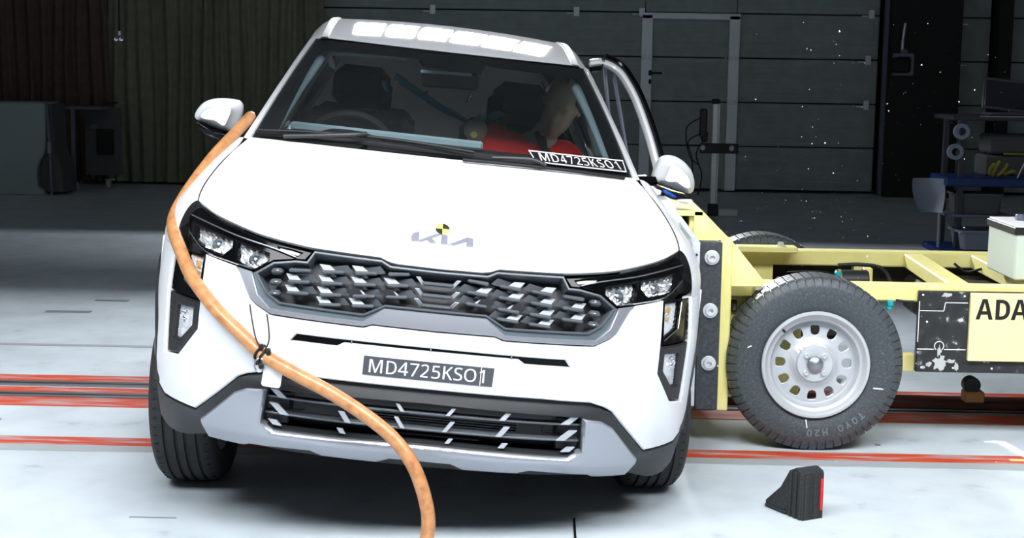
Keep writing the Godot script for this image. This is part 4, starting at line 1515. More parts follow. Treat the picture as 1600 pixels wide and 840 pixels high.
func car_wheel(c: Node3D, t: Transform3D, sgn: float) -> void:
	var s := sh()
	var prof := pv([0.205, -0.085, 0.225, -0.100, 0.262, -0.109, 0.288, -0.104, 0.303, -0.090, 0.3095, -0.070, 0.3105, -0.058, 0.303, -0.057, 0.303, -0.049, 0.3115, -0.048, 0.312, -0.022, 0.304, -0.021, 0.304, -0.011, 0.312, -0.010,
		0.312, 0.010, 0.304, 0.011, 0.304, 0.021, 0.312, 0.022, 0.3115, 0.048, 0.303, 0.049, 0.303, 0.057, 0.3105, 0.058, 0.3095, 0.070, 0.303, 0.090, 0.288, 0.104, 0.262, 0.109, 0.225, 0.100, 0.205, 0.085])
	var axle := Basis(Vector3.BACK, -PI / 2)                   # y of the lathe along +x
	s.lathe(prof, 72, t * Transform3D(axle, Vector3.ZERO))
	var ty := part("wheel", s, mats["rubber"], c)
	s = sh()
	s.lathe(pv([0, -0.02, 0.06, -0.02, 0.07, -0.05, 0.19, -0.07, 0.21, -0.088, 0.21, 0.088, 0.19, 0.06, 0.0, 0.05]), 40, t * Transform3D(axle, Vector3.ZERO))
	part("rim", s, mats["wheel silver"], ty)
	s = sh()                                                   # shallow cuts across the shoulder blocks
	for k in 60:
		var a := TAU * k / 60.0
		for e in [-1.0, 1.0]:
			var b := Basis(Vector3.RIGHT, a)
			s.box(t * (b * Vector3(e * 0.073, 0.3065, 0)), Vector3(0.026, 0.005, 0.003), 0.0, t.basis * b)
	part("tread_cuts", s, mats["slot dark"], ty)

# ---------------------------------------------------------------- smooth bodies: distance fields meshed as surface nets
func cap_d(p: Vector3, a: Vector3, b: Vector3, ra: float, rb: float) -> float:
	var ab := b - a
	var t := clampf((p - a).dot(ab) / ab.length_squared(), 0.0, 1.0)
	return p.distance_to(a + ab * t) - lerpf(ra, rb, t)

func ell_d(p: Vector3, c: Vector3, r: Vector3) -> float:
	var q := (p - c) / r
	return (q.length() - 1.0) * minf(r.x, minf(r.y, r.z))

func smin(a: float, b: float, k: float) -> float:
	var h := maxf(k - absf(a - b), 0.0) / k
	return minf(a, b) - h * h * k * 0.25

func nets(field: Callable, lo: Vector3, hi: Vector3, cell: float) -> Sh:
	var n := Vector3i(((hi - lo) / cell).ceil()) + Vector3i.ONE
	var f := PackedFloat32Array()
	f.resize(n.x * n.y * n.z)
	var at := 0
	for k in n.z:
		for j in n.y:
			for i in n.x:
				f[at] = field.call(lo + Vector3(i, j, k) * cell)
				at += 1
	var sx := 1
	var sy := n.x
	var sz := n.x * n.y
	var pts := {}
	var s := sh()
	for k in n.z - 1:
		for j in n.y - 1:
			for i in n.x - 1:
				var o := i + j * sy + k * sz
				var neg := 0
				for q in [0, sx, sy, sx + sy, sz, sz + sx, sz + sy, sz + sx + sy]:
					if f[o + q] < 0.0: neg += 1
				if neg == 0 or neg == 8:
					continue
				var sum := Vector3()
				var m := 0
				for e in [[0, 0, 0, 0], [0, 1, 0, 0], [0, 0, 1, 0], [0, 1, 1, 0], [1, 0, 0, 0], [1, 1, 0, 0], [1, 0, 1, 0], [1, 1, 1, 0], [2, 0, 0, 0], [2, 1, 0, 0], [2, 0, 1, 0], [2, 1, 1, 0]]:
					var b := Vector3i()
					b[(e[0] + 1) % 3] = e[1]
					b[(e[0] + 2) % 3] = e[2]
					var c := b
					c[e[0]] = 1
					var fa := f[o + b.x * sx + b.y * sy + b.z * sz]
					var fb := f[o + c.x * sx + c.y * sy + c.z * sz]
					if (fa < 0.0) != (fb < 0.0):
						sum += Vector3(b).lerp(Vector3(c), fa / (fa - fb))
						m += 1
				pts[o] = lo + (Vector3(i, j, k) + sum / m) * cell
	for o in pts:
		for ax in 3:
			var st: int = [sx, sy, sz][ax]
			var u: int = [sy, sz, sx][ax]
			var w: int = [sz, sx, sy][ax]
			if (f[o] < 0.0) != (f[o + st] < 0.0) and pts.has(o - u) and pts.has(o - w) and pts.has(o - u - w):
				if f[o] < 0.0:
					s.quad(pts[o], pts[o - u], pts[o - u - w], pts[o - w])
				else:
					s.quad(pts[o], pts[o - w], pts[o - u - w], pts[o - u])
	return s

func dummy() -> void:
	# a seated crash-test figure on the passenger side, slumped against the struck door
	var t := thing("crash_test_dummy", "grey crash-test dummy in a red shirt slumped beside the windscreen number strip", "dummy", car_t.origin)
	t.basis = car_t.basis
	var hb := Basis(Vector3.BACK, deg_to_rad(-15)) * Basis(Vector3.UP, deg_to_rad(-14)) * Basis(Vector3.RIGHT, deg_to_rad(26))
	var hc := Vector3(0.503, 1.335, -2.12)
	var sr := Vector3(0.195, 1.135, -2.15)                     # its right shoulder, on the viewer's left
	var sl := Vector3(0.545, 1.095, -2.17)
	var neck := Vector3(0.42, 1.165, -2.17)
	var bones := [[Vector3(0.36, 0.70, -2.14), Vector3(0.37, 1.03, -2.19), 0.135, 0.13], [sr + Vector3(0.04, -0.02, 0), sl - Vector3(0.04, 0.02, 0), 0.075, 0.075], [neck, hc + hb * Vector3(0, -0.07, -0.02), 0.055, 0.05],
		[sr, Vector3(0.15, 0.90, -2.02), 0.058, 0.046], [Vector3(0.15, 0.90, -2.02), Vector3(0.24, 0.84, -1.82), 0.042, 0.030], [Vector3(0.24, 0.84, -1.82), Vector3(0.27, 0.82, -1.74), 0.032, 0.02],
		[sl, Vector3(0.58, 0.87, -2.05), 0.058, 0.046], [Vector3(0.58, 0.87, -2.05), Vector3(0.50, 0.82, -1.85), 0.042, 0.030], [Vector3(0.50, 0.82, -1.85), Vector3(0.48, 0.80, -1.77), 0.032, 0.02],
		[Vector3(0.27, 0.72, -2.10), Vector3(0.24, 0.74, -1.72), 0.09, 0.062], [Vector3(0.45, 0.72, -2.10), Vector3(0.47, 0.74, -1.72), 0.09, 0.062], [Vector3(0.24, 0.74, -1.72), Vector3(0.24, 0.45, -1.62), 0.058, 0.04], [Vector3(0.47, 0.74, -1.72), Vector3(0.47, 0.45, -1.62), 0.058, 0.04]]
	var body := func(p: Vector3) -> float:
		var d := 1.0
		for b in bones:
			d = smin(d, cap_d(p, b[0], b[1], b[2], b[3]), 0.05)
		return smin(d, ell_d(p, hc, Vector3(0.072, 0.10, 0.085)), 0.02)
	var s := nets(body, Vector3(0.04, 0.40, -2.40), Vector3(0.70, 1.26, -1.55), 0.016)
	var inv := hb.inverse()
	var head := func(p: Vector3) -> float:
		var q: Vector3 = inv * (p - hc)
		q.x = absf(q.x)
		var d := ell_d(q, Vector3(0, 0.03, -0.015), Vector3(0.077, 0.095, 0.098))                 # skull
		d = smin(d, ell_d(q, Vector3(0, -0.06, 0.03), Vector3(0.058, 0.07, 0.062)), 0.05)             # jaw
		d = smin(d, cap_d(q, Vector3(0, -0.115, 0.07), Vector3(0, -0.11, 0.072), 0.018, 0.018), 0.03)  # chin
		d = smin(d, cap_d(q, Vector3(0, 0.008, 0.082), Vector3(0, -0.035, 0.104), 0.010, 0.013), 0.018) # nose
		d = smin(d, cap_d(q, Vector3(0.012, 0.026, 0.084), Vector3(0.045, 0.022, 0.070), 0.008, 0.007), 0.015) # brow
		d = maxf(d, -ell_d(q, Vector3(0.030, 0.0, 0.092), Vector3(0.018, 0.011, 0.016)))              # eye socket
		d = smin(d, ell_d(q, Vector3(0.030, 0.0, 0.072), Vector3(0.013, 0.010, 0.010)), 0.006)
		d = smin(d, cap_d(q, Vector3(0, -0.066, 0.086), Vector3(0.018, -0.068, 0.079), 0.007, 0.005), 0.008)  # lips
		d = smin(d, cap_d(q, Vector3(0, -0.080, 0.084), Vector3(0.016, -0.079, 0.078), 0.007, 0.005), 0.008)
		d = smin(d, ell_d(q, Vector3(0.078, -0.01, -0.01), Vector3(0.010, 0.030, 0.018)), 0.008)         # ear
		return smin(d, cap_d(p, neck, hc + hb * Vector3(0, -0.07, -0.02), 0.055, 0.05), 0.03)
	var h := nets(head, Vector3(0.34, 1.17, -2.30), Vector3(0.66, 1.50, -1.96), 0.006)
	# the coarse body below the neck and the fine head make one figure
	var all := sh()
	for i in range(0, s.v.size(), 3):
		if (s.v[i].y + s.v[i + 1].y + s.v[i + 2].y) / 3.0 < 1.20:
			all.tri(s.v[i], s.v[i + 1], s.v[i + 2])
	all.v.append_array(h.v)
	part("body", all, mats["dummy skin"], t)
	var shirt := func(p: Vector3) -> float:
		var d := 1.0
		for i in [0, 1]:
			d = smin(d, cap_d(p, bones[i][0], bones[i][1], bones[i][2] + 0.016, bones[i][3] + 0.016), 0.05)
		d = smin(d, cap_d(p, sr, sr.lerp(Vector3(0.15, 0.90, -2.02), 0.55), 0.078, 0.070), 0.05)
		d = smin(d, cap_d(p, sl, sl.lerp(Vector3(0.58, 0.87, -2.05), 0.55), 0.078, 0.070), 0.05)
		d += 0.004 * sin(p.x * 55.0 + p.y * 30.0) * sin(p.y * 42.0)                # folds
		return maxf(d, -(p.distance_to(neck + Vector3(0.0, 0.02, 0.01)) - 0.078))
	part("shirt", nets(shirt, Vector3(0.04, 0.60, -2.42), Vector3(0.72, 1.26, -1.95), 0.012), mats["red cloth"], t)
	# the white shoulder cap with its round mark
	s = sh()
	s.lathe(pv([0, -0.048, 0.032, -0.038, 0.048, -0.012, 0.050, 0.01, 0.042, 0.032, 0.024, 0.047, 0.0, 0.052]), 24, Transform3D(Basis(Vector3.RIGHT, 0.4), Vector3(0.146, 1.182, -2.075)))
	part("shoulder_cap", s, mats["dummy cap"], t)
	s = sh()
	s.lathe(pv([0.0, 0.002, 0.006, 0.002, 0.0145, 0.0]), 20, Transform3D(Basis(Vector3.RIGHT, PI / 2), Vector3(0.138, 1.168, -2.024)))
	part("round_mark", s, mats["target yellow"], t)
	# harness and instrument cables
	s = sh()
	s.tube(curve3(pv3([0.40, 1.205, -2.06, 0.44, 1.14, -2.03, 0.50, 1.10, -2.05, 0.56, 1.06, -2.07])), 0.014, 8)
	s.tube(curve3(pv3([0.43, 1.19, -2.05, 0.45, 1.09, -2.02, 0.44, 1.0, -2.03])), 0.012, 8)
	part("harness", s, mats["interior black"], t)
	var c := thing("instrument_cable", "pale blue instrument cables running from the car roof to the dummy's shoulder", "cable", car_t.origin)
	c.basis = car_t.basis
	for q in [[-0.205, 1.372, -2.05, -0.13, 1.335, -2.05, -0.02, 1.275, -2.06, 0.06, 1.243, -2.06, 0.115, 1.215, -2.07, 0.135, 1.20, -2.08], [-0.195, 1.352, -2.06, -0.10, 1.303, -2.07, 0.0, 1.252, -2.07, 0.09, 1.222, -2.08, 0.14, 1.205, -2.09]]:
		s = sh()
		s.tube(curve3(pv3(q)), 0.0085, 8)
		part("cable", s, mats["cable teal"], c)
	s = sh()
	s.tube(curve3(pv3([-0.215, 1.375, -2.05, -0.185, 1.362, -2.05, -0.165, 1.350, -2.05])), PackedFloat32Array(range(17).map(func(i): return 0.014)), 10)
	part("plug", s, mats["cable teal"], c)
	s = sh()
	s.tube(curve3(pv3([-0.262, 1.352, -2.10, -0.25, 1.33, -2.10, -0.238, 1.305, -2.10])), PackedFloat32Array(range(17).map(func(i): return 0.006 + 0.008 * sin(PI * i / 16.0))), 10)
	part("loose_plug", s, mats["cable teal"], c)
	for q in [[0.135, 1.212, -2.13, 0.16, 1.235, -2.13, 0.185, 1.225, -2.13], [0.20, 1.235, -2.17, 0.235, 1.26, -2.17, 0.26, 1.25, -2.17]]:
		s = sh()
		s.tube(curve3(pv3(q)), 0.017, 10)
		part("cable_loop", s, mats["cable teal"], c)

func hose() -> void:
	var t := thing("hose", "long orange-brown rubber hose draped from the wing mirror across the grille to the floor", "hose", car_t.origin)
	t.basis = car_t.basis
	var pts := pv3([-0.705, 1.187, -1.25, -0.738, 1.130, -1.12, -0.790, 1.044, -0.92, -0.832, 0.943, -0.68, -0.845, 0.880, -0.53, -0.832, 0.845, -0.42, -0.791, 0.799, -0.31, -0.734, 0.733, -0.204, -0.648, 0.663, -0.108, -0.572, 0.612, -0.054,
		-0.489, 0.557, -0.012, -0.399, 0.520, 0.022, -0.272, 0.473, 0.053, -0.155, 0.417, 0.087, -0.075, 0.364, 0.115, -0.012, 0.288, 0.135, 0.034, 0.170, 0.145, 0.034, 0.075, 0.15, 0.0, 0.028, 0.19, -0.10, 0.018, 0.30, -0.3, 0.0, 0.5])
	var path := curve3(pts, 10)
	var s := sh()
	var r := PackedFloat32Array()
	for i in path.size():
		r.append(0.0205 if i > 2 else [0.012, 0.017, 0.0195][i])
	s.tube(path, r, 18)
	part("hose_body", s, mats["hose rubber"], t)
	# ties that hold it to the grille, and the white tag
	var c := thing("cable_tie", "black cable tie with two loops holding the hose to the grille surround", "cable tie", car_t.origin)
	c.basis = car_t.basis
	var d := (path[102] - path[98]).normalized()
	for off in [-0.009, 0.009]:
		s = sh()
		var ring := PackedVector3Array()
		var a := d.cross(Vector3.UP).normalized()
		var b := a.cross(d)
		for i in 25:
			ring.append(path[100] + d * off + (a * cos(TAU * i / 24) + b * sin(TAU * i / 24)) * 0.0225)
		s.tube(ring, 0.004, 8, false)
		part("tie_band", s, mats["letter black"], c)
	for q in [[-0.543, 0.688, -0.076, -0.530, 0.65, -0.045, -0.510, 0.60, -0.008, -0.488, 0.572, 0.010], [-0.489, 0.668, -0.05, -0.478, 0.635, -0.022, -0.472, 0.60, 0.0, -0.480, 0.572, 0.012]]:
		s = sh()
		s.tube(curve3(pv3(q)), 0.0022, 6)
		part("tie_loop", s, mats["letter black"], c)
	for q in [[-0.492, 0.582, 0.008], [-0.470, 0.568, 0.012], [-0.500, 0.535, 0.006], [-0.487, 0.525, 0.010]]:
		s = sh()
		s.box(Vector3(q[0], q[1], q[2]), Vector3(0.016, 0.014, 0.012), 0.003, Basis(Vector3.BACK, q[0] * 9.0))
		part("tie_head", s, mats["letter black"], c)
	s = sh()
	var rg := PackedVector3Array()
	for i in 21:
		rg.append(Vector3(-0.492 + 0.014 * cos(TAU * i / 20), 0.528 + 0.020 * sin(TAU * i / 20), 0.010))
	s.tube(rg, 0.0028, 6, false)
	part("clip_ring", s, mats["steel"], c)
	var g := thing("tag", "small white blank tag hanging from the cable tie under the hose", "tag", car_t * Vector3(-0.453, 0.497, 0.002))
	g.basis = car_t.basis * Basis(Vector3.BACK, deg_to_rad(-4))
	s = sh()
	s.prism(rounded(0.056, 0.066, 0.009), 0.002, Transform3D(Basis(), Vector3.ZERO), 0.0005)
	part("card", s, mats["paper white"], g)

# ---------------------------------------------------------------- the trolley
func tyre(blocks: int, r: float, w: float, rim_r: float, t: Transform3D) -> Sh:
	# a tyre round the z axis of t; every block of the shoulder is parted from the next by a notch
	var prof := [[rim_r, -0.36, 0], [rim_r + 0.012, -0.42, 0], [rim_r + 0.02, -0.43, 0], [lerpf(rim_r, r, 0.30), -0.48, 0], [lerpf(rim_r, r, 0.52), -0.50, 0], [lerpf(rim_r, r, 0.70), -0.492, 0], [lerpf(rim_r, r, 0.72), -0.475, 0], [lerpf(rim_r, r, 0.78), -0.470, 1], [r - 0.010, -0.415, 1], [r - 0.003, -0.375, 1], [r, -0.31, 1],
		[r, -0.20, 1], [r - 0.008, -0.195, 0], [r - 0.008, -0.165, 0], [r, -0.16, 1], [r, -0.02, 1], [r - 0.008, -0.015, 0], [r - 0.008, 0.015, 0], [r, 0.02, 1], [r, 0.16, 1], [r - 0.008, 0.165, 0], [r - 0.008, 0.195, 0], [r, 0.20, 1], [r, 0.31, 1], [r - 0.003, 0.375, 1], [r - 0.010, 0.415, 1], [lerpf(rim_r, r, 0.78), 0.470, 1], [lerpf(rim_r, r, 0.72), 0.475, 0], [lerpf(rim_r, r, 0.52), 0.50, 0], [lerpf(rim_r, r, 0.30), 0.48, 0], [rim_r, 0.40, 0]]
	var rows := []
	var spans := [0.0, 0.02, 0.13, 0.16, 0.5, 0.84, 0.87]
	for i in blocks:
		for k in spans.size():
			var a: float = TAU * (i + spans[k]) / blocks
			var row := PackedVector3Array()
			for p in prof:
				var rr: float = p[0] - (0.0075 if p[2] == 1 and k in [1, 2] else 0.0)
				row.append(t * Vector3(rr * cos(a), rr * sin(a), p[1] * w))
			rows.append(row)
	rows.append(rows[0])
	var s := sh()
	s.grid(rows, true)
	return s

func trolley_wheel(t: Node3D, at: Vector3, detail: bool) -> void:
	var s := tyre(62, 0.335, 0.20, 0.197, Transform3D(Basis(), at))
	var ty := part("wheel", s, mats["dusty rubber"], t)
	# steel rim: stepped flange, pierced disc, hub
	var y := Basis(Vector3.RIGHT, PI / 2)                       # lathe axis towards the viewer
	var face := Transform3D(y, at + Vector3(0, 0, 0.088))
	s = sh()
	s.lathe(pv([0.196, -0.18, 0.196, -0.01, 0.202, 0.0, 0.206, 0.006, 0.203, 0.012, 0.194, 0.012, 0.186, 0.004, 0.184, -0.004, 0.178, -0.009, 0.170, -0.012, 0.166, -0.020, 0.162, -0.045, 0.156, -0.052]), 72, face)
	s.lathe(pv([0.156, -0.052, 0.165, -0.16, 0.19, -0.18]), 72, face)
	var rim := part("rim", s, mats["wheel silver"], ty)
	s = sh()
	var holes := []
	for k in 12:
		var a := TAU * (k + 0.5) / 12.0 - 0.27
		var h := pv([-0.0165, -0.008, -0.012, -0.0175, 0.0, -0.0215, 0.012, -0.0175, 0.0165, -0.008, 0.0175, 0.008, 0.015, 0.0145, 0.009, 0.0165, -0.009, 0.0165, -0.015, 0.0145, -0.0175, 0.008])
		var q := PackedVector2Array()
		for p in h:
			q.append((p + Vector2(0, 0.128)).rotated(a))
		holes.append(q)
	var dish := func(p: Vector2, d: float) -> Vector3:
		var r := p.length()
		return at + Vector3(p.x, p.y, 0.088 + table([0.0, -0.022, 0.066, -0.022, 0.074, -0.020, 0.085, -0.034, 0.10, -0.041, 0.115, -0.041, 0.140, -0.046, 0.158, -0.052], r) + d)
	var ring_out := ring2(Vector2.ZERO, 0.1585, 0.1585, 72)
	s.panel(ring_out, holes, dish, 0.012, 0.006, 0.002)
	part("rim_disc", s, mats["wheel silver"], ty)
	s = sh()
	s.lathe(pv([0.072, -0.024, 0.070, -0.014, 0.066, -0.010, 0.045, -0.010, 0.036, -0.013, 0.031, -0.013]), 48, face)
	part("hub_plate", s, mats["wheel silver"], ty)
	s = sh()
	s.lathe(pv([0.031, -0.016, 0.031, -0.004, 0.029, 0.0, 0.022, 0.004, 0.010, 0.009, 0.0, 0.011]), 32, face)
	part("hub_cap", s, mats["steel"], ty)
	if not detail:
		return
	for k in 4:
		var a := PI / 4 + PI / 2 * k
		s = sh()
		s.lathe(pv([0.0105, -0.013, 0.0105, -0.002, 0.0085, 0.001, 0.0055, 0.001, 0.0055, -0.004, 0.0, -0.004]), 12, Transform3D(y, at + Vector3(0.047 * cos(a), 0.047 * sin(a), 0.088)))
		part("wheel_bolt", s, mats["zinc"], ty)
	s = sh()
	s.tube(PackedVector3Array([at + Vector3(-0.125, 0.128, 0.055), at + Vector3(-0.128, 0.132, 0.075), at + Vector3(-0.122, 0.126, 0.098)]), 0.0045, 8)
	part("valve", s, mats["letter black"], ty)
	# the raised maker's lettering on the lower sidewall
	var word := "TOYO H20"
	for k in word.length():
		if word[k] == " ": continue
		var a := deg_to_rad(-47.0 - k * 6.6)
		letters(word[k], 0.020, ty, Transform3D(Basis(Vector3.BACK, a - PI / 2), at + Vector3(0.262 * cos(a), 0.262 * sin(a), 0.0995)), mat("raised rubber", Color(0.42, 0.45, 0.47), 0.55), 0.026, 700, 0.0025)
	# chalk marks across the sidewall
	for q in [[-98.0, 0.212, 0.245], [-21.0, 0.235, 0.272], [164.0, 0.255, 0.268]]:
		s = sh()
		var a := deg_to_rad(q[0])
		s.bar(at + Vector3(q[1] * cos(a), q[1] * sin(a), 0.098), at + Vector3(q[2] * cos(a + 0.04), q[2] * sin(a + 0.04), 0.0985), 0.005, 0.004, Vector3.BACK, 0.001)
		part("chalk_mark", s, mats["letter white"], ty)

func trolley() -> void:
	var base := Vector3(1.4, 0, -6.5)
	var t := thing("barrier_trolley", "pale yellow crash trolley with an open frame rammed against the side of the white car", "trolley", base)
	var put := func(called: String, s: Sh, m: String, label := "") -> MeshInstance3D:
		var o := part(called, s, mats[m], t, -base)
		if label: o.set_meta("label", label)
		return o
	# frame of square tubes
	var s := sh(); s.box(Vector3(2.15, 0.585, -5.99), Vector3(2.9, 0.066, 0.09), 0.006)
	put.call("frame_rail", s, "yellow paint")
	s = sh(); s.box(Vector3(2.15, 0.585, -7.06), Vector3(2.9, 0.068, 0.10), 0.006)
	put.call("frame_rail", s, "yellow paint")
	for q in [[1.655, 1.700, 0.085], [2.00, 2.03, 0.14], [2.75, 2.75, 0.09]]:
		s = sh()
		s.bar(Vector3(q[0], 0.583, -6.03), Vector3(q[1], 0.583, -7.02), q[2], 0.06, Vector3.UP, 0.005)
		put.call("cross_member", s, "yellow paint")
	for q in [[1.02, -7.05, 0.09], [1.46, -7.05, 0.05], [1.47, -6.9, 0.04], [2.1, -7.05, 0.06]]:                   # uprights between the rails and the deck
		s = sh()
		s.box(Vector3(q[0], 0.40, q[1]), Vector3(q[2], 0.32, 0.06), 0.004)
		put.call("upright", s, "yellow paint")
	# the head that carries the barrier: cross box, gussets and stepped web
	s = sh(); s.box(Vector3(0.585, 0.515, -6.55), Vector3(0.05, 0.74, 1.45), 0.006)
	put.call("head_plate", s, "yellow paint")
	for z in [-5.80, -7.16]:
		s = sh()
		s.prism(pv([0.575, 0.62, 0.845, 0.62, 0.845, 0.647, 0.735, 0.779, 0.606, 0.907, 0.575, 0.907]), 0.014, Transform3D(Basis(), Vector3(0, 0, z)), 0.002)
		put.call("gusset", s, "yellow paint")
	s = sh(); s.box(Vector3(0.56, 0.896, -6.5), Vector3(0.10, 0.02, 1.4), 0.003)
	put.call("head_flange", s, "yellow paint")
	s = sh(); s.box(Vector3(0.692, 0.47, -5.84), Vector3(0.062, 0.66, 0.12), 0.006)
	put.call("head_upright", s, "yellow paint")
	s = sh()
	s.box(Vector3(0.90, 0.595, -5.93), Vector3(0.40, 0.05, 0.10), 0.005)
	s.box(Vector3(0.86, 0.37, -5.97), Vector3(0.32, 0.40, 0.05), 0.005)
	put.call("web", s, "yellow paint")
	s = sh(); s.box(Vector3(0.745, 0.525, -5.94), Vector3(0.04, 0.045, 0.02), 0.003)
	put.call("socket", s, "black plastic")
	s = sh(); s.box(Vector3(0.755, 0.522, -5.932), Vector3(0.016, 0.03, 0.02), 0.003)
	put.call("cleat", s, "bench grey")
	s = sh(); s.box(Vector3(1.02, 0.632, -6.95), Vector3(0.27, 0.026, 0.10), 0.004)
	var ledge: MeshInstance3D = put.call("ledge", s, "yellow paint")
	s = sh(); bolt(s, Vector3(1.085, 0.645, -6.95), Vector3.UP, 0.020)
	part("bolt", s, mats["zinc"], ledge)
	s = sh(); s.box(Vector3(0.855, 0.607, -5.875), Vector3(0.07, 0.024, 0.03), 0.004)
	put.call("lock_block", s, "aluminium")
	# dark mounting bar with its bolts, and the aluminium barrier behind it
	s = sh(); s.box(Vector3(0.615, 0.506, -5.58), Vector3(0.083, 0.622, 0.06), 0.004)
	var bar: MeshInstance3D = put.call("mounting_bar", s, "dark plate", "dark grey steel bar with three bolts")
	for y in [0.761, 0.566, 0.371]:
		s = sh(); bolt(s, Vector3(0.619, y, -5.55), Vector3.BACK, 0.027)
		part("bolt", s, mats["zinc"], bar)
	s = sh(); s.box(Vector3(0.615, 0.506, -5.70), Vector3(0.07, 0.60, 0.17), 0.004)
	put.call("spacer", s, "yellow paint")
	s = sh()
	for k in 3: s.box(Vector3(0.672, 0.775 + k * 0.012, -5.772), Vector3(0.012, 0.003, 0.002), 0.0)
	put.call("scale_marks", s, "letter black")
	s = sh()
	s.prism(pv([0.425, 0.955, 0.463, 0.959, 0.566, 0.828, 0.566, 0.22, 0.50, 0.22, 0.50, 0.75]), 1.45, Transform3D(Basis(), Vector3(0, 0, -5.50)), 0.003)
	var al: MeshInstance3D = put.call("barrier_face", s, "aluminium", "crushed aluminium barrier face")
	s = sh()
	s.box(Vector3(0.553, 0.775, -5.485), Vector3(0.030, 0.10, 0.02), 0.002)
	s.box(Vector3(0.515, 0.868, -5.487), Vector3(0.006, 0.07, 0.02), 0.001, Basis(Vector3.BACK, deg_to_rad(38)))
	part("bracket", s, mats["aluminium"], al)
	for q in [[0.546, 0.781], [0.556, 0.779], [0.553, 0.768]]:
		s = sh()
		s.prism(ring2(Vector2(q[0], q[1]), 0.004, 0.005, 12), 0.003, Transform3D(Basis(), Vector3(0, 0, -5.473)))
		part("bracket_hole", s, mats["letter black"], al)
	s = sh(); s.box(Vector3(0.508, 0.812, -5.49), Vector3(0.028, 0.035, 0.03), 0.003)
	part("black_clip", s, mats["letter black"], al)
	# deck, panels, tank, cables
	s = sh(); s.box(Vector3(1.21, 0.42, -6.62), Vector3(0.34, 0.20, 0.50), 0.02)
	put.call("equipment_case", s, "column black")
	s = sh(); s.box(Vector3(2.22, 0.465, -7.13), Vector3(2.36, 0.18, 0.02), 0.004)
	put.call("shield_panel", s, "column black")
	s = sh(); s.box(Vector3(2.52, 0.44, -6.65), Vector3(1.72, 0.16, 0.72), 0.02)
	put.call("equipment_tray", s, "column black")
	s = sh(); s.box(Vector3(1.43, 0.30, -6.02), Vector3(0.10, 0.07, 0.05), 0.004)
	put.call("step", s, "yellow paint")
	s = sh(); s.box(Vector3(1.95, 0.44, -5.93), Vector3(0.97, 0.318, 0.03), 0.004)
	var board: MeshInstance3D = put.call("side_panel", s, "worn black foil", "black scuffed side panel")
	s = sh(); s.box(Vector3(2.05, 0.4645, -5.905), Vector3(0.78, 0.266, 0.022), 0.003)
	part("sign_board", s, mats["yellow board"], board)
	letters("ADAC", 0.262, board, Transform3D(Basis(), Vector3(1.812, 0.536, -5.8935)), mats["letter black"], 0.080, 700, 0.002)
	var rs := RandomNumberGenerator.new()
	rs.seed = 5
	for q in [[1.556, 0.318, 0.026, 0.030], [1.553, 0.362, 0.009, 0.026], [1.600, 0.326, 0.020, 0.008], [1.622, 0.304, 0.008, 0.018], [1.515, 0.312, 0.012, 0.010], [1.572, 0.587, 0.022, 0.009], [1.493, 0.300, 0.010, 0.006]]:
		var bl := PackedVector2Array()
		for k in 22:
			bl.append(Vector2(q[0], q[1]) + Vector2(q[2], 0).rotated(TAU * k / 22) * Vector2(1, q[3] / q[2]) * rs.randf_range(0.55, 1.2))
		s = sh()
		s.prism(bl, 0.002, Transform3D(Basis(), Vector3(0, 0, -5.9135)))
		part("paint_splash", s, mat("splash white", Color(0.72, 0.73, 0.72), 0.6), board)
	s = sh()
	for q in [[1.467, 0.523, 1.563, 0.523], [1.563, 0.523, 1.568, 0.556], [1.568, 0.556, 1.655, 0.556], [1.467, 0.372, 1.532, 0.372], [1.572, 0.372, 1.655, 0.372], [1.468, 0.40, 1.468, 0.56]]:
		s.bar(Vector3(q[0], q[1], -5.9145), Vector3(q[2], q[3], -5.9145), 0.003, 0.003, Vector3.BACK, 0.0005)
	var rg := PackedVector3Array()
	for i in 21:
		var a := lerpf(-0.9, PI + 0.9, i / 20.0)
		rg.append(Vector3(1.552 + 0.018 * cos(a), 0.385 + 0.018 * sin(a), -5.9145))
	s.tube(rg, 0.0018, 6)
	part("outline_mark", s, mats["letter white"], board)
	for q in [[1.48, 0.585], [1.64, 0.583], [1.50, 0.48], [1.61, 0.30], [1.76, 0.30], [1.487, 0.30]]:
		s = sh()
		s.prism(ring2(Vector2(q[0], q[1]), 0.004, 0.004, 10), 0.003, Transform3D(Basis(), Vector3(0, 0, -5.9125)))
		part("rivet", s, mats["letter white"], board)
	s = sh()
	s.lathe(pv([0, -0.075, 0.044, -0.072, 0.048, -0.066, 0.048, 0.066, 0.044, 0.072, 0, 0.075]), 32, Transform3D(Basis(Vector3.BACK, PI / 2), Vector3(1.37, 0.52, -6.75)))
	var tank: MeshInstance3D = put.call("air_tank", s, "black plastic", "small black air tank")
	s = sh()
	s.lathe(pv([0.049, -0.006, 0.050, -0.006, 0.050, 0.006, 0.049, 0.006]), 32, Transform3D(Basis(Vector3.BACK, PI / 2), Vector3(1.315, 0.52, -6.75)))
	part("strap", s, mats["wood yellow"], tank)
	for q in [[1.262, 0.618, -6.5], [1.36, 0.545, -5.94]]:
		s = sh()
		s.box(Vector3(q[0], q[1] - (0.035 if q[2] < -6 else 0.0), q[2]), Vector3(0.024, 0.022, 0.03), 0.004)
		s.box(Vector3(q[0] - 0.004, q[1] - (0.055 if q[2] < -6 else 0.018), q[2]), Vector3(0.018, 0.014, 0.026), 0.003)
		put.call("connector", s, "teal plastic", "teal cable connector")
	s = sh()
	s.tube(curve3(pv3([1.38, 0.560, -5.93, 1.41, 0.556, -5.93, 1.45, 0.555, -5.93])), 0.005, 8)
	s.tube(curve3(pv3([1.26, 0.62, -6.5, 1.35, 0.625, -6.5, 1.43, 0.618, -6.45, 1.46, 0.57, -6.4, 1.46, 0.50, -6.4])), 0.008, 8)
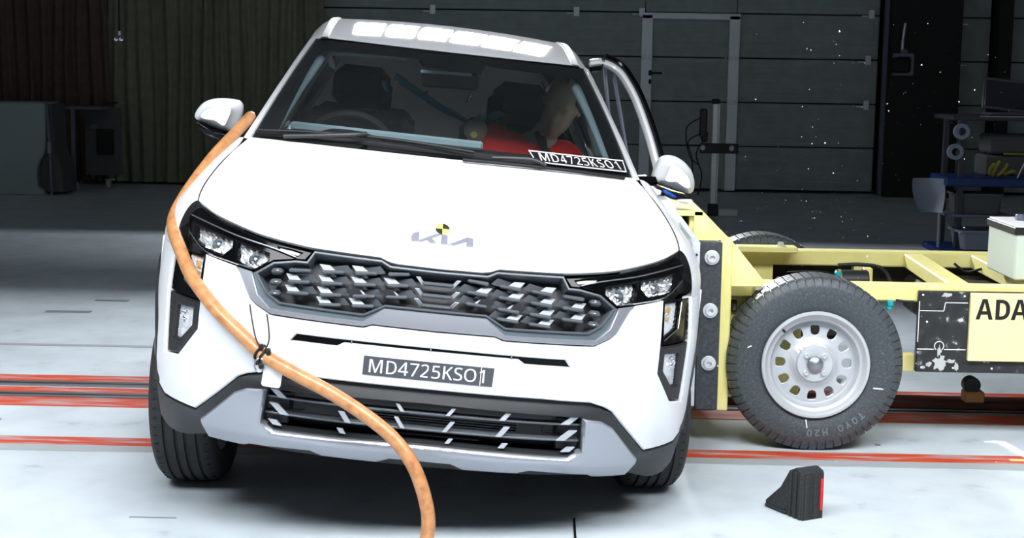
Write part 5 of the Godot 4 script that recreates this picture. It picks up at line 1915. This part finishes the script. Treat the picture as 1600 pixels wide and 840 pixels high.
	s.tube(curve3(pv3([1.03, 0.60, -6.4, 1.10, 0.604, -6.4, 1.19, 0.60, -6.42, 1.24, 0.585, -6.45])), 0.003, 6)
	s.tube(curve3(pv3([1.86, 0.585, -6.9, 1.90, 0.555, -6.85, 1.95, 0.575, -6.8, 2.0, 0.585, -6.8])), 0.006, 8)
	put.call("cable", s, "letter black")
	s = sh(); s.lathe(pv([0.0, -0.65, 0.035, -0.65, 0.035, 0.65, 0, 0.65]), 20, Transform3D(Basis(Vector3.RIGHT, PI / 2), Vector3(1.045, 0.335, -6.55)))
	put.call("axle", s, "black plastic")
	s = sh(); s.lathe(pv([0, -0.03, 0.03, -0.03, 0.03, 0.09, 0, 0.09]), 20, Transform3D(Basis(), Vector3(0.86, 0.52, -6.5)))
	put.call("cylinder", s, "steel")
	var holder := Node3D.new()
	t.remove_child(holder) if holder.get_parent() else null
	holder.free()
	trolley_wheel(t, Vector3(1.045, 0.335, -5.83) - base, true)
	trolley_wheel(t, Vector3(1.045, 0.335, -7.28) - base, false)
	# battery box standing on the frame
	var b := thing("battery_box", "white battery box with a black rim standing on the yellow trolley frame", "box", Vector3(2.155, 0.62, -6.30))
	s = sh(); s.box(Vector3(0, 0.095, 0), Vector3(0.54, 0.188, 0.38), 0.006)
	part("body", s, mat("box shade tint", Color(0.78, 0.82, 0.78), 0.5), b)  # white box: the shade on its side is put into this greenish tint
	s = sh(); s.box(Vector3(0, 0.198, 0), Vector3(0.556, 0.030, 0.396), 0.004)
	part("rim", s, mats["sticker black"], b)
	s = sh(); s.box(Vector3(0, 0.215, 0), Vector3(0.54, 0.01, 0.38), 0.003)
	part("lid", s, mats["white plastic"], b)
	s = sh(); s.box(Vector3(-0.14, 0.236, -0.02), Vector3(0.06, 0.034, 0.05), 0.004)
	s.box(Vector3(-0.19, 0.232, -0.04), Vector3(0.03, 0.026, 0.03), 0.004)
	part("terminal", s, mats["bench grey"], b)
	s = sh()
	s.lathe(pv([0.026, 0.22, 0.026, 0.255, 0.022, 0.258, 0.022, 0.28, 0.018, 0.29, 0.018, 0.315, 0.0, 0.32]), 20, Transform3D(Basis(), Vector3(-0.14, 0, 0.08)))
	part("green_cap", s, mats["green cap"], b)
	# little clamp on the rail
	var cl := thing("rail_clamp", "small tan clamp with a black roller sitting on the floor rail under the trolley", "clamp", Vector3(1.86, 0.04, -6.5))
	s = sh(); s.box(Vector3(0, 0.025, 0), Vector3(0.085, 0.05, 0.07), 0.006)
	part("clamp_body", s, mat("tan block", Color(0.62, 0.45, 0.25), 0.6), cl)
	s = sh(); s.lathe(pv([0, -0.03, 0.032, -0.03, 0.036, -0.024, 0.036, 0.024, 0.032, 0.03, 0, 0.03]), 20, Transform3D(Basis(Vector3.RIGHT, PI / 2), Vector3(-0.01, 0.075, 0)))
	part("roller", s, mats["letter black"], cl)

func bolt(s: Sh, at: Vector3, axis: Vector3, r: float) -> void:
	var y := axis
	var x := y.cross(Vector3.RIGHT if absf(y.x) < 0.9 else Vector3.UP).normalized()
	var t := Transform3D(Basis(x, y, x.cross(y)), at)
	s.lathe(pv([r, 0.0, r, 0.004, r * 0.95, 0.005, r * 0.72, 0.005]), 28, t)
	s.lathe(pv([r * 0.72, 0.004, r * 0.72, 0.016, r * 0.62, 0.019, r * 0.36, 0.019, r * 0.36, 0.009, 0.0, 0.009]), 6 if r < 0.021 else 24, t)

func chock() -> void:
	var t := thing("wheel_chock", "black rubber wheel chock with a red strip lying on the floor before the trolley wheel", "wheel chock", Vector3(0.76, 0, -4.99))
	var d := Vector3(0.09, 0, 0.16).normalized()
	t.basis = Basis(d, Vector3.UP, d.cross(Vector3.UP))
	var s := sh()
	s.prism(pv([0, 0, 0.192, 0, 0.192, 0.150, 0.186, 0.158, 0.162, 0.166, 0.150, 0.166, 0.118, 0.150, 0.075, 0.085, 0.0, 0.022]), 0.085, Transform3D(Basis(), Vector3.ZERO), 0.004)
	s.prism(pv([0.018, 0.012, 0.105, 0.012, 0.118, 0.03, 0.118, 0.125, 0.112, 0.128, 0.090, 0.092, 0.020, 0.032]), 0.003, Transform3D(Basis(), Vector3(0, 0, 0.002)), 0.002)
	for x in [0.132, 0.158, 0.182]:
		s.box(Vector3(x, 0.078, 0.002), Vector3(0.013, 0.152, 0.010), 0.003)
	s.box(Vector3(0.06, 0.008, 0.002), Vector3(0.11, 0.010, 0.010), 0.003)
	part("wedge", s, mats["rubber"], t)
	s = sh()
	s.box(Vector3(0.1935, 0.080, -0.0765), Vector3(0.004, 0.105, 0.009), 0.001)
	var ribs := sh()
	for zz in [-0.016, -0.052]:
		ribs.box(Vector3(0.193, 0.076, zz), Vector3(0.010, 0.148, 0.016), 0.004)
	part("heel_rib", ribs, mats["rubber"], t)
	part("reflective_strip", s, mats["red reflector"], t)

# ---------------------------------------------------------------- things in the shade behind
func background() -> void:
	# aluminium post on its cross foot
	var p := thing("camera_post", "slim aluminium post with a black cross bracket standing before the wicket door", "post", Vector3(1.66, 0, -15.0))
	var s := sh()
	s.box(Vector3(0.0, 0.56, 0), Vector3(0.055, 1.06, 0.06), 0.006)
	s.box(Vector3(0.036, 0.56, 0.0), Vector3(0.014, 1.06, 0.05), 0.003)
	part("profile", s, mats["zinc"], p)
	s = sh()
	s.box(Vector3(-0.14, 0.035, 0), Vector3(0.22, 0.07, 0.07), 0.008)
	s.box(Vector3(0.15, 0.035, 0), Vector3(0.20, 0.07, 0.07), 0.008)
	part("foot", s, mats["zinc"], p)
	s = sh(); s.box(Vector3(0, 0.06, 0.04), Vector3(0.10, 0.12, 0.05), 0.01)
	part("foot_clamp", s, mats["black plastic"], p)
	s = sh(); s.box(Vector3(0.0, 1.11, 0), Vector3(0.075, 0.05, 0.07), 0.01)
	part("cap", s, mats["letter black"], p)
	s = sh(); s.box(Vector3(0.04, 0.66, 0.055), Vector3(0.37, 0.095, 0.05), 0.006)
	var b := part("bracket", s, mats["sticker black"], p)
	for x in [-0.12, 0.16]:
		s = sh(); bolt(s, Vector3(x, 0.665, 0.08), Vector3.BACK, 0.026)
		part("bracket_bolt", s, mats["steel"], b)
	s = sh()
	s.box(Vector3(-0.115, 0.90, 0.02), Vector3(0.07, 0.28, 0.08), 0.012)
	s.box(Vector3(-0.10, 0.77, 0.02), Vector3(0.06, 0.10, 0.07), 0.012)
	part("control_unit", s, mats["black plastic"], p)
	s = sh()
	for q in [[-0.14, 0.8, -0.26, 0.72, -0.22, 0.55, -0.2, 0.3], [-0.15, 0.95, -0.28, 0.85, -0.25, 0.6, -0.16, 0.5], [-0.1, 0.75, -0.18, 0.6, -0.12, 0.4, -0.15, 0.2]]:
		s.tube(curve3(pv3([q[0], q[1], 0.05, q[2], q[3], 0.07, q[4], q[5], 0.07, q[6], q[7], 0.05])), 0.006, 6)
	part("cable", s, mats["letter black"], p)
	# grey padded block and bench at the left
	p = thing("padded_block", "large grey padded block with a notched end standing before the brown curtain", "block", Vector3(-5.5, 0, -15.9))
	s = sh()
	s.prism(pv([-0.6, 0, 0.30, 0, 0.29, 0.05, 0.225, 0.09, 0.215, 0.22, 0.235, 0.34, 0.29, 0.42, 0.315, 0.50, 0.325, 0.93, 0.30, 0.965, -0.6, 0.965]), 0.5, Transform3D(), 0.012)
	part("block_body", s, mats["cabinet grey"], p)
	s = sh()
	s.prism(pv([0.23, 0.03, 0.48, 0.03, 0.46, 0.28, 0.39, 0.46, 0.37, 0.95, 0.31, 0.95, 0.31, 0.45, 0.23, 0.30]), 0.45, Transform3D(Basis(), Vector3(0, 0, -0.08)), 0.006)
	part("side_board", s, mats["hall dark"], p)
	s = sh(); s.tube(PackedVector3Array([Vector3(0.365, 0.0, -0.03), Vector3(0.355, 0.55, -0.03), Vector3(0.33, 0.95, -0.03)]), 0.014, 8)
	part("rail", s, mats["bench grey"], p)
	s = sh(); s.box(Vector3(0.355, 0.50, -0.02), Vector3(0.04, 0.12, 0.03), 0.006)
	part("latch", s, mats["bin grey"], p)
	p = thing("rolling_bench", "dark rolling workbench on bright castors beside the grey padded block", "bench", Vector3(-5.02, 0, -16.75))
	s = sh()
	s.box(Vector3(0.03, 0.895, 0), Vector3(0.46, 0.028, 0.5), 0.006)
	part("bench_top", s, mats["bench grey"], p)
	for q in [[-0.06, 0.22], [0.02, -0.22], [0.22, -0.22]]:
		s = sh(); s.box(Vector3(q[0], 0.50, q[1]), Vector3(0.04, 0.79, 0.04), 0.004)
		part("leg", s, mats["bench grey"], p)
	s = sh(); s.box(Vector3(0.17, 0.52, -0.12), Vector3(0.40, 0.74, 0.04), 0.006)
	part("back_panel", s, mats["hall dark"], p)
	s = sh(); s.box(Vector3(0.20, 0.52, -0.085), Vector3(0.19, 0.28, 0.03), 0.01)
	part("hanging_bag", s, mats["column black"], p)
	s = sh(); s.box(Vector3(0.08, 0.69, -0.08), Vector3(0.09, 0.06, 0.04), 0.012)
	part("switch", s, mats["bench grey"], p)
	s = sh(); s.box(Vector3(0.27, 0.945, -0.1), Vector3(0.10, 0.02, 0.2), 0.005)
	part("pad", s, mats["letter black"], p)
	for q in [[-0.03, 0.24], [0.21, -0.16]]:
		s = sh()
		s.lathe(pv([0, -0.02, 0.045, -0.02, 0.052, -0.012, 0.052, 0.012, 0.045, 0.02, 0, 0.02]), 20, Transform3D(Basis(Vector3.BACK, PI / 2), Vector3(q[0], 0.052, q[1])))
		var w := part("castor", s, mats["zinc"], p)
		s = sh()
		s.box(Vector3(q[0] + 0.02, 0.105, q[1]), Vector3(0.11, 0.02, 0.06), 0.004)
		s.box(Vector3(q[0] - 0.03, 0.085, q[1]), Vector3(0.01, 0.05, 0.05), 0.003)
		part("castor_fork", s, mats["chrome"], w)
	# cable box on the black column
	p = thing("junction_box", "pale square junction frame with a black cover on the column beside the sectional door", "junction box", Vector3(4.03, 1.50, -17.52))
	s = sh()
	s.panel(rounded(0.24, 0.25, 0.02), [rounded(0.17, 0.17, 0.03)], func(q: Vector2, d: float) -> Vector3: return Vector3(q.x, q.y, d), 0.06, 0.05, 0.004)
	part("frame", s, mats["bench grey"], p)
	s = sh(); s.box(Vector3(-0.03, -0.01, 0.0), Vector3(0.22, 0.17, 0.06), 0.025)
	part("cover", s, mats["column black"], p)
	s = sh(); s.box(Vector3(0.0, 0.145, 0), Vector3(0.08, 0.05, 0.04), 0.008)
	part("gland", s, mats["bench grey"], p)
	s = sh(); s.tube(curve3(pv3([-0.02, 0.16, 0, -0.015, 0.3, 0, 0.0, 0.46, 0])), 0.016, 8)
	part("conduit", s, mats["zinc"], p)
	# workshop cart
	p = thing("workshop_cart", "dark workshop cart with a blue lower shelf standing behind the trolley", "cart", Vector3(3.7, 0, -12.1))
	s = sh(); s.box(Vector3(0.03, 1.085, 0), Vector3(1.24, 0.035, 0.56), 0.008)
	part("top_shelf", s, mats["cart grey"], p)
	s = sh(); s.box(Vector3(-0.0, 0.60, 0.06), Vector3(1.24, 0.07, 0.5), 0.01)
	part("blue_shelf", s, mats["blue shelf"], p)
	s = sh(); s.box(Vector3(0.0, 0.06, 0.06), Vector3(1.30, 0.05, 0.56), 0.01)
	part("bottom_shelf", s, mats["blue shelf"], p)
	for q in [[-0.50, 0.26], [-0.50, -0.22], [0.56, 0.26], [0.56, -0.22]]:
		s = sh(); s.box(Vector3(q[0], 0.57, q[1]), Vector3(0.045, 1.02, 0.045), 0.004)
		part("post", s, mats["cart grey"], p)
	s = sh(); s.box(Vector3(-0.2, 1.10, 0.27), Vector3(0.36, 0.008, 0.01), 0.001)
	part("edge_strip", s, mats["zinc"], p)
	for q in [[3.62, 1.1025, -12.12, "open dark laptop with a hinged screen on top of the workshop cart, leaning back", 0.0], [4.02, 1.1025, -12.08, "second open laptop on the workshop cart at the edge of view, screen paler", -0.12]]:
		var l := thing("laptop", q[3], "laptop", Vector3(q[0], q[1], q[2]), "laptops on the workshop cart")
		l.rotation.y = q[4]
		s = sh(); s.box(Vector3(0, 0.012, 0.05), Vector3(0.38, 0.022, 0.26), 0.006)
		part("keyboard_base", s, mats["laptop grey"], l)
		s = sh(); s.box(Vector3(0.02, 0.155, -0.13), Vector3(0.38, 0.26, 0.014), 0.005, Basis(Vector3.RIGHT, deg_to_rad(-18)) * Basis(Vector3.BACK, deg_to_rad(-6)))
		var lid := part("screen_lid", s, mats["laptop grey"], l)
		s = sh(); s.box(Vector3(0.02, 0.158, -0.120), Vector3(0.34, 0.21, 0.004), 0.001, Basis(Vector3.RIGHT, deg_to_rad(-18)) * Basis(Vector3.BACK, deg_to_rad(-6)))
		part("screen", s, mats["screen dark"], lid)
	for q in [[3.24, 0.985, "upper white roll of tape hanging on the left post of the workshop cart"], [3.20, 0.83, "lower pale roll of tape hanging on the left post of the workshop cart"]]:
		var r := thing("tape_roll", q[2], "tape roll", Vector3(q[0] - 0.06, q[1], -11.80), "tape rolls on the workshop cart")
		s = sh(); s.lathe(pv([0.03, -0.02, 0.06, -0.02, 0.06, 0.02, 0.03, 0.02, 0.03, -0.02]), 24, Transform3D(Basis(Vector3.BACK, 0.6) * Basis(Vector3.RIGHT, PI / 2), Vector3.ZERO))
		part("roll", s, mats["bin grey"], r)
	p = thing("tool_case", "flat olive tool case on the blue shelf of the workshop cart", "tool case", Vector3(3.66, 0.635, -12.15))
	s = sh(); s.box(Vector3(0, 0.25, 0), Vector3(0.42, 0.15, 0.28), 0.02)
	s.box(Vector3(0, 0.08, -0.02), Vector3(0.46, 0.16, 0.3), 0.015)
	part("case_body", s, mats["hall dark"], p)
	s = sh(); s.box(Vector3(0.04, 0.175, 0.14), Vector3(0.26, 0.015, 0.02), 0.003)
	part("case_edge", s, mats["wood yellow"], p)
	p = thing("strap_bundle", "small bundle of yellow-green straps on the blue shelf of the workshop cart", "straps", Vector3(3.52, 0.635, -11.9))
	s = sh()
	for q in [[-0.06, 0.0, -0.05, 0.07, -0.01, 0.12], [-0.02, 0.0, 0.01, 0.05, 0.05, 0.10], [0.03, 0.01, 0.08, 0.05, 0.12, 0.035], [-0.08, 0.01, -0.09, 0.06, -0.05, 0.10]]:
		s.tube(curve3(pv3([q[0], q[1] + 0.012, 0.0, q[2], q[3], 0.03, q[4], q[5], 0.0])), 0.014, 8)
	part("strap", s, mats["wood yellow"], p)
	p = thing("steel_rod", "thin bright steel rod leaning on the blue shelf of the workshop cart", "rod", Vector3(3.64, 0.635, -11.86))
	s = sh(); s.tube(PackedVector3Array([Vector3(0, 0.0, 0), Vector3(0.085, 0.185, -0.02)]), 0.006, 8)
	part("shaft", s, mats["paper white"], p)
	p = thing("clear_bin", "grey see-through bin under the blue shelf of the workshop cart", "bin", Vector3(3.36, 0.35, -11.98))
	s = open_bin(0.36, 0.16, 0.30)
	part("bin_body", s, mats["hall dark"], p)
	s = sh(); s.box(Vector3(0, -0.012, 0), Vector3(0.5, 0.02, 0.34), 0.004)
	part("hanger_shelf", s, mats["bench grey"], p)
	p = thing("parts_bin", "long pale grey parts bin full of red cloth on the cart's bottom shelf", "bin", Vector3(3.50, 0.085, -11.9))
	s = open_bin(0.62, 0.15, 0.34)
	part("bin_body", s, mats["bin grey"], p)
	for q in [[0.08, "crumpled red cloth heaped in the left half of the pale grey parts bin", 0.0], [0.24, "crumpled red cloth heaped in the right half of the pale grey parts bin", 1.3]]:
		var lump := func(a: Vector3) -> float:
			return ell_d(a, Vector3(0, 0.0, 0), Vector3(0.13 if q[2] == 0.0 else 0.10, 0.12 if q[2] == 0.0 else 0.085, 0.11)) + 0.012 * sin(a.x * 45 + q[2]) * sin(a.y * 38 + 1.0) * cos(a.z * 41)
		var rc := thing("red_cloth", q[1], "cloth", Vector3(3.50 + q[0], 0.19, -11.9), "red cloths in the parts bin")
		part("cloth", nets(lump, Vector3(-0.18, -0.16, -0.16), Vector3(0.18, 0.18, 0.16), 0.018), mats["red bin stuff"], rc)
	p = thing("seat_shell", "pale blue-grey plastic seat shell standing at the left end of the workshop cart", "seat", Vector3(2.98, 0.36, -11.9))
	var shell := []
	for j in 9:
		var v := j / 8.0
		var row := PackedVector3Array()
		for i in 11:
			var u := -1.0 + i / 5.0
			row.append(Vector3(u * lerpf(0.085, 0.125, sin(v * 2.2)) - 0.02 * v, v * 0.26, 0.05 * u * u + 0.05 * (1.0 - v) * (1.0 - v)))
		shell.append(row)
	s = sh(); s.grid(shell)
	var bk := []
	for r in shell:
		var row := PackedVector3Array()
		for a in r: row.append(a - Vector3(0, 0, 0.012))
		bk.append(row)
	s.grid(bk, true)
	part("shell", s, mats["bin grey"], p)
	s = sh(); s.tube(PackedVector3Array([Vector3(0.05, 0.02, 0.03), Vector3(0.09, 0.0, 0.0), Vector3(0.1, -0.36, -0.02)]), 0.014, 8)
	part("seat_leg", s, mats["steel"], p)

func open_bin(w: float, h: float, d: float) -> Sh:
	var s := sh()
	var rows := []
	for q in [[0.0, 0.0], [0.86, 0.0], [0.90, 0.02], [0.98, 0.88], [1.05, 0.90], [1.05, 1.0], [0.97, 1.0], [0.86, 0.06], [0.0, 0.05]]:
		var row := PackedVector3Array()
		for p in rounded(w, d, 0.04):
			row.append(Vector3(p.x * q[0], h * q[1], -p.y * q[0]))
		rows.append(row)
	s.grid(rows, false, true)
	return s

func fragments() -> void:
	# crumbs of glass and paint in the air and on the floor round the impact: nobody could count them
	var rng := RandomNumberGenerator.new()
	rng.seed = 77
	var s := sh()
	s.trih(Vector3(0, 1, 0), Vector3(-0.8, -0.6, 0.4), Vector3(0.7, -0.5, 0.5), Vector3(0, 0, 1))
	s.trih(Vector3(0, 1, 0), Vector3(-0.8, -0.6, 0.4), Vector3(0.1, -0.5, -0.8), Vector3(-1, 0, -0.3))
	s.trih(Vector3(0, 1, 0), Vector3(0.1, -0.5, -0.8), Vector3(0.7, -0.5, 0.5), Vector3(1, 0, -0.3))
	s.trih(Vector3(-0.8, -0.6, 0.4), Vector3(0.1, -0.5, -0.8), Vector3(0.7, -0.5, 0.5), Vector3(0, -1, 0))
	var mm := MultiMesh.new()
	mm.transform_format = MultiMesh.TRANSFORM_3D
	mm.mesh = s.mesh(10)
	mm.instance_count = 620
	for i in 620:
		var p: Vector3
		if i < 470:
			p = Vector3(rng.randfn(1.05, 0.55), rng.randf_range(0.35, 1.62), -rng.randf_range(5.1, 8.4))
			if p.x < 0.62: p.x = 0.62 + absf(rng.randfn(0, 0.35))
			if p.y > 0.9 and p.z > -6.2 and p.x < 0.8: p.x += 0.3
		else:
			p = Vector3(rng.randf_range(0.2, 2.0), 0.003, -rng.randf_range(4.2, 7.0))
		var r := 0.0012 + 0.0032 * pow(rng.randf(), 5.0)
		if i < 3: r = 0.0052
		var b := Basis.from_euler(Vector3(rng.randf() * TAU, rng.randf() * TAU, rng.randf() * TAU)).scaled(Vector3.ONE * r)
		mm.set_instance_transform(i, Transform3D(b, p))
	var o := MultiMeshInstance3D.new()
	o.name = "glass_fragments"
	o.multimesh = mm
	o.material_override = mat("glass crumb", Color(0.95, 0.96, 0.96), 0.3)
	tag(o, "tiny bright fragments of glass flying round the impact", "fragments", "", "stuff")
	add_child(o)
